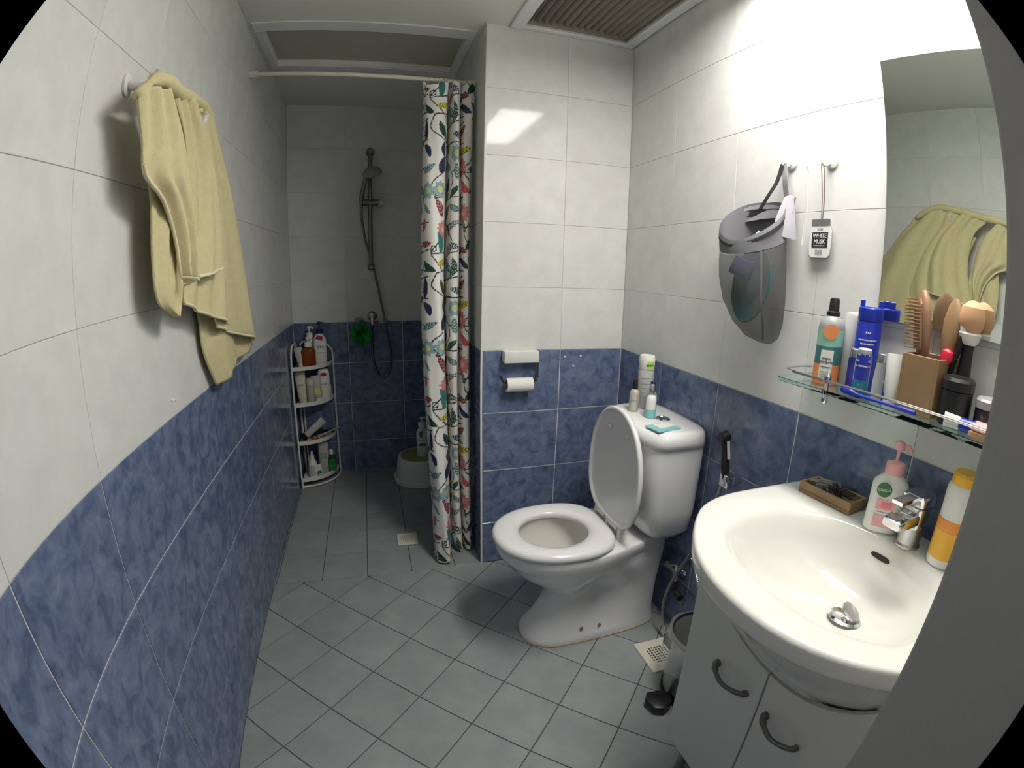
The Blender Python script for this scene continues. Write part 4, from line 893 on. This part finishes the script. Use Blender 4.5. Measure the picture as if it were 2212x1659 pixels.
G().cyl((-.030, 0, -.034), (-.030, 0, -.060), .013, 12).cyl((-.030, 0, -.075), (-.030, -.045, -.078), .013, 12).obj('fitting', 'iron', t)
t = thing('supply_hose', 'thin braided water hose curving from the cistern down to the valve', 'hose', (.95, 1.32, .40))
G().tube([(0, .0, -.004), (.0, .005, -.025), (-.005, .045, -.065), (.005, .075, -.11), (.02, .055, -.155), (.038, .01, -.165), (.042, -.035, -.135), (.042, -.058, -.118)], .0055, 10, smooth=7).obj('hose', 'silver', t)
G().cyl((0, 0, .008), (0, .002, -.022), .010, 10).obj('nut', 'plastic', t)
# ================================================================ wall hooks, mesh bag, air freshener
def wall_hook(label, y, z):
    t = thing('wall_hook', label, 'hook', (XR, y, z))
    G().sel([(.0004, .021, .018, 2.2), (.004, .021, .018, 2.2), (.0058, .017, .014, 2)], 28, mt=Matrix.Rotation(-PI / 2, 4, 'Y')).obj('pad', 'plastic', t)
    G().tube([(-.005, .004, -.004), (-.012, .008, -.012), (-.020, .011, -.012), (-.024, .012, -.002)], [.005, .0045, .004, .0035], 10, smooth=4).obj('prong', 'plastic', t)
    return t
wall_hook('white oval adhesive hook holding the grey mesh bag', 1.000, 1.585)
wall_hook('white oval adhesive hook holding the jar-shaped air freshener', .868, 1.572)
g = G().tube([(XR - .0005, .945, 1.60), (XR - .0005, .951, 1.575), (XR - .0005, .942, 1.55), (XR - .0005, .948, 1.50), (XR - .0005, .944, 1.46), (XR - .0005, .950, 1.42), (XR - .0005, .952, 1.37)], .0013, 6, smooth=5)
tag(g.obj('glue_streak', 'plastic'), 'thin wavy streak of dried white glue on the tiles between the two hooks', 'streak')
bo = Vector((.965, 1.055, 1.30))
t = thing('mesh_bag', 'grey mesh laundry bag hanging open from its hook', 'bag', tuple(bo))
def ring_b(c, ax, ay, tilt, n=40, lean=0, wob=0):
    out = []
    for i in range(n):
        a = 2 * PI * i / n; x, y = ax * math.cos(a), ay * math.sin(a); w_ = wob * math.sin(3 * a + 1)
        out.append((min(c[0] + x + w_, XR - .003) - bo.x, c[1] + y + w_ - bo.y, c[2] + tilt[0] * x / max(ax, 1e-4) + tilt[1] * y / max(ay, 1e-4) + lean * abs(math.sin(a)) - bo.z))
    return out
rim = [(.958, 1.075, 1.440), .055, .108, (.055, .004)]
body = [ring_b((.962, 1.070, 1.368), .058, .110, (.030, .0), wob=.003), ring_b((.958, 1.062, 1.33), .064, .108, (.012, .004), wob=.003), ring_b((.955, 1.052, 1.28), .067, .106, (0, 0), wob=.004), ring_b((.957, 1.040, 1.22), .065, .096, (0, 0), wob=.004),
        ring_b((.962, 1.022, 1.165), .056, .074, (0, 0), wob=.004), ring_b((.970, 1.008, 1.13), .040, .046, (0, 0), wob=.003), ring_b((.978, 1.000, 1.115), .014, .020, (0, 0))]
G().loft(body, cap0=False).obj('body', 'meshbag', t, ang=80)
top_r = [ring_b((.962, 1.070, 1.370), .0583, .1104, (.030, .0), wob=.003), ring_b((.960, 1.073, 1.398), .057, .110, (.045, .002), wob=.003), ring_b((.958, 1.075, 1.428), .055, .108, (.055, .006), lean=.012)]
G().loft(top_r, cap0=False, cap1=False).obj('collar', 'bagband', t, ang=80)
G().loft([[(x * 1.0, y, z) for x, y, z in ring_b((.958, 1.075, 1.414), .0556, .1085, (.053, .006), lean=.011)], ring_b((.958, 1.075, 1.429), .0558, .1088, (.055, .006), lean=.012)], cap0=False, cap1=False).obj('rim_band', 'bagpale', t, ang=80)
G().loft([ring_b((.959, 1.074, 1.404), .0574, .1100, (.047, .003), lean=.009), ring_b((.9585, 1.0745, 1.415), .0568, .1095, (.051, .004), lean=.010)], cap0=False, cap1=False).obj('dark_band', 'bagblack', t, ang=80)
G().tube([(-.012, -.03, .075), (-.03, -.06, .0), (-.045, -.085, -.07), (-.02, -.075, -.14), (.01, -.05, -.18)], .0028, 6, smooth=5).obj('seam', 'bagband', t)
hk = Vector((XR - .018, 1.010, 1.576)) - bo
def strap(pts, w_, mt_):
    P = catmull(pts, 5); rings_ = []
    for i, p in enumerate(P): rings_.append([(p.x - .001, p.y - w_ / 2, p.z), (p.x + .001, p.y - w_ / 2, p.z), (p.x + .001, p.y + w_ / 2, p.z), (p.x - .001, p.y + w_ / 2, p.z)])
    return G().loft(rings_).obj('strap', mt_, t, smooth=False)
strap([tuple(hk + Vector((-.002, 0, .002))), tuple(hk + Vector((-.006, -.008, -.04))), (.040, -.060, .180), (.035, -.075, .150)], .018, 'grey')
strap([tuple(hk + Vector((-.004, .004, .002))), tuple(hk + Vector((-.014, .012, -.045))), (.015, -.015, .195), (.012, .010, .160)], .014, 'bagblack')
G().loft([[(.048, .085, .150), (.050, .02, .165), (.048, -.05, .185), (.045, -.085, .190)], [(.035, .09, .135), (.036, .02, .140), (.036, -.05, .140), (.03, -.088, .135)]], closed=False, cap0=False, cap1=False).obj('back_flap', 'bagband', t, ang=80)
G().loft([[(.030, -.058, .190), (.034, -.066, .194), (.040, -.080, .195)], [(-.010, -.072, .13), (.008, -.090, .125), (.035, -.098, .12)], [(-.020, -.078, .09), (.005, -.098, .085), (.038, -.102, .08)]], closed=False, cap0=False, cap1=False).obj('side_flap', 'bagpale', t, ang=80)
t2 = thing('plastic_dish', 'dark green plastic dish inside the mesh bag', 'dish', (.962, 1.034, 1.262), (R_(-7), R_(-84), R_(0)))
G().sel([(0, .060, .045, 2), (.004, .072, .056, 2), (.018, .092, .074, 2), (.022, .101, .082, 2), (.024, .099, .080, 2), (.020, .088, .070, 2), (.012, .066, .048, 2), (.010, .040, .030, 2), (.016, .034, .026, 2), (.018, .012, .010, 2)], 40).obj('dish', 'dish', t2, ang=50)
t2 = thing('plastic_block', 'dark boxy plastic piece inside the mesh bag above the green dish', 'plastic piece', (.945, 1.075, 1.300), (.3, .2, .4))
G().box(-.018, -.032, -.02, .018, .032, .03).obj('block', 'navy', t2, bevel=.006, bseg=2)
t2 = thing('plastic_piece', 'small orange-red plastic piece showing in the mouth of the mesh bag', 'plastic piece', (.935, 1.030, 1.372), (.2, 1.2, .3))
G().sel([(0, .010, .014, 2.4), (.006, .012, .016, 2.4), (.012, .009, .012, 2.4)], 20).obj('piece', 'orangeprint', t2)
t2 = thing('plastic_clip', 'white stick-like plastic piece in the mouth of the mesh bag', 'plastic piece', (.945, 1.062, 1.372), (.5, .5, 0))
G().sel([(0, .010, .010, 2), (.006, .008, .008, 2), (.010, .003, .003, 2), (.040, .003, .003, 2)], 16).obj('piece', 'plastic', t2)
# jar-shaped air freshener on a cord
ay, az = .884, 1.386
t = thing('air_freshener', 'jar-shaped card air freshener reading WHITE MUSK hanging on a cord', 'air freshener', (XR - .012, ay, az), (0, 0, -PI / 2))
Pj = [(-.030, -.040), (-.024, -.046), (.024, -.046), (.030, -.040), (.033, -.02), (.033, .014), (.027, .028), (.026, .032), (-.026, .032), (-.027, .028), (-.033, .014), (-.033, -.02)]
def standing(P, y0, y1): return [[(x, y0, z) for x, z in P], [(x, y1, z) for x, z in P]]
G().loft(standing(Pj, -.001, .001)).obj('card', 'plastic', t, smooth=False)
G().loft(standing([(x * 1.07, z * 1.05 - .0005) for x, z in Pj], .0012, .0022)).obj('border', 'silver', t, smooth=False)
G().box(-.029, -.0022, .030, .029, .0018, .046).obj('lid', 'silver', t, bevel=.0012)
G().box(-.024, -.0018, -.022, .024, -.0011, .014).obj('label', 'ink', t, smooth=False)
text('print', 'WHITE', .0145, 'plastic', t, (0, -.0022, .005), sx=.92); text('print', 'MUSK', .0145, 'plastic', t, (0, -.0022, -.0085), sx=.92); text('print', 'air freshener', .0048, 'lgrey', t, (0, -.0022, -.018))
for z in (-.036, -.030, .022): text('print', 'xxxxxx' if z < 0 else 'vwvwv', .007, 'gtext', t, (0, -.0016, z))
G().tube([(.004, -.001, .046), (.008, -.004, .10), (.006, -.008, .165), (.0015, -.010, .176), (-.0015, -.008, .165), (.001, -.004, .10), (0, -.001, .046)], .0011, 6, smooth=5).obj('cord', 'string', t)
# ================================================================ towel on the left wall
hx_ = XL
def towel_hook(y, z):
    t = thing('towel_hook', 'white towel hook nearest the door on the left wall' if y < 1.2 else 'white towel hook under the middle of the towel on the left wall', 'hook', (XL, y, z))
    G().sel([(.0004, .024, .020, 2.4), (.006, .024, .020, 2.4), (.009, .018, .015, 2.2)], 28, mt=Matrix.Rotation(PI / 2, 4, 'Y')).obj('plate', 'plastic', t)
    G().tube([(.008, 0, 0), (.030, 0, -.008), (.062, 0, -.006), (.074, -.004, .018)], [.010, .009, .009, .011], 12, smooth=4).obj('prong', 'plastic', t)
towel_hook(.972, 1.640); towel_hook(1.300, 1.640)
def sheet(left, right, xfun, n=70, m=60):
    """cloth between two edge curves given as (y, z) points, depth off the wall from xfun(s, t)"""
    Lc = catmull([(0, y, z) for y, z in left], 12); Rc = catmull([(0, y, z) for y, z in right], 12)
    def samp(C, t): k = t * (len(C) - 1); i = min(int(k), len(C) - 2); return C[i].lerp(C[i + 1], k - i)
    v, f = [], []
    for j in range(m + 1):
        tt = j / m; a, b_ = samp(Lc, tt), samp(Rc, tt)
        for i in range(n + 1):
            s_ = i / n; p = a.lerp(b_, s_); v.append((xfun(s_, tt), p.y, p.z + .004 * math.sin(7 * s_) * (1 - tt)))
    for j in range(m):
        for i in range(n): q_ = j * (n + 1) + i; f.append((q_, q_ + 1, q_ + n + 2, q_ + n + 1))
    return v, f
SHEETS = (('A', -.437, [(1.392, 1.617), (1.363, 1.469), (1.328, 1.306), (1.367, 1.152), (1.38, 1.064), (1.448, .957)], [(1.523, 1.647), (1.634, 1.532), (1.756, 1.37), (1.850, 1.165), (1.875, 1.010)], .010, 9, 0),
 ('A2', -.415, [(1.241, 1.68), (1.285, 1.481), (1.311, 1.305), (1.394, 1.129)], [(1.401, 1.693), (1.502, 1.615), (1.627, 1.502), (1.751, 1.294), (1.852, 1.028)], .013, 8, 1),
 ('B2', -.410, [(1.153, 1.563), (1.197, 1.448), (1.187, 1.304), (1.161, 1.209)], [(1.344, 1.605), (1.45, 1.479), (1.509, 1.332), (1.495, 1.124)], .010, 7, 1),
 ('B', -.395, [(1.068, 1.646), (1.161, 1.564), (1.188, 1.416), (1.157, 1.252)], [(1.22, 1.672), (1.334, 1.567), (1.413, 1.438), (1.43, 1.293)], .013, 6.5, 1),
 ('D', -.412, [(.98, 1.526), (1.013, 1.426), (1.01, 1.304), (1.026, 1.224), (1.101, 1.188)], [(1.149, 1.462), (1.194, 1.366), (1.199, 1.284), (1.168, 1.223), (1.122, 1.183)], .008, 5, 0),
 ('C', -.378, [(.87, 1.59), (.908, 1.508), (.927, 1.45), (1.021, 1.416), (1.086, 1.349), (1.11, 1.266)], [(1.011, 1.633), (1.105, 1.55), (1.145, 1.46), (1.156, 1.362), (1.116, 1.257)], .011, 5.5, 1))
tw = thing('towel', 'pale yellow terry towel draped over two hooks on the left wall', 'towel', (XL, 1.2, 1.66))
tg, hem = G(), G()
for nm, x0, l, r_, amp, fr, hm in SHEETS:
    def xf(s_, t_, x0=x0, amp=amp, fr=fr): return x0 + amp * math.sin(fr * s_ + 1.6 * t_ + x0 * 90) * (.45 + .55 * t_) + .004 * math.sin(21 * s_ + 5 * t_) - .020 * (2 * abs(s_ - .5)) ** 3 * (1 - .5 * t_)
    v, f = sheet(l, r_, xf, 60, 60); v = [(x - XL, y - 1.2, z - 1.66) for x, y, z in v]; tg.add(v, f)
    n1 = 61
    if hm: hem.tube([(v[60 * n1 + i][0] + .002, v[60 * n1 + i][1], v[60 * n1 + i][2]) for i in range(0, 61, 4)], .0042, 8)
    if nm == 'C': hem.tube([(v[j * n1][0] + .003, v[j * n1][1], v[j * n1][2]) for j in range(20, 61, 4)], .0042, 8)
tg.tube([(x - XL, y - 1.2, z - 1.66) for x, y, z in ((-.398, .868, 1.580), (-.392, .93, 1.625), (-.392, 1.0, 1.642), (-.405, 1.09, 1.652), (-.408, 1.20, 1.668), (-.425, 1.34, 1.690), (-.432, 1.43, 1.680), (-.440, 1.52, 1.640))], [.006, .012, .016, .014, .013, .015, .012, .006], 14, smooth=5)
co = tg.obj('cloth', 'towel', tw, ang=180)
md = co.modifiers.new('thickness', 'SOLIDIFY'); md.thickness = .005; md.offset = 0
hem.obj('hem', 'towelhem', tw, ang=80)
# hem borders are woven flat: thin bands along the lower edges
for o, b_ in ((basin, (.76, .50, .60)), (cab, (.84, .50, 0))): rebase(o, b_)
for o in COL.objects:
    if o.name == 'glass_shelf': rebase(o, (XR, .51, SZ - .007))

for o in COL.objects:                       # the toiletries on the rack read a little larger in the photograph
    if o.parent is None and o.get('category') in ('bottle', 'tube', 'razor', 'brush') and o.location.y > 2.7 and o.location.x < -.2: o.scale = (1.14, 1.14, 1.12)
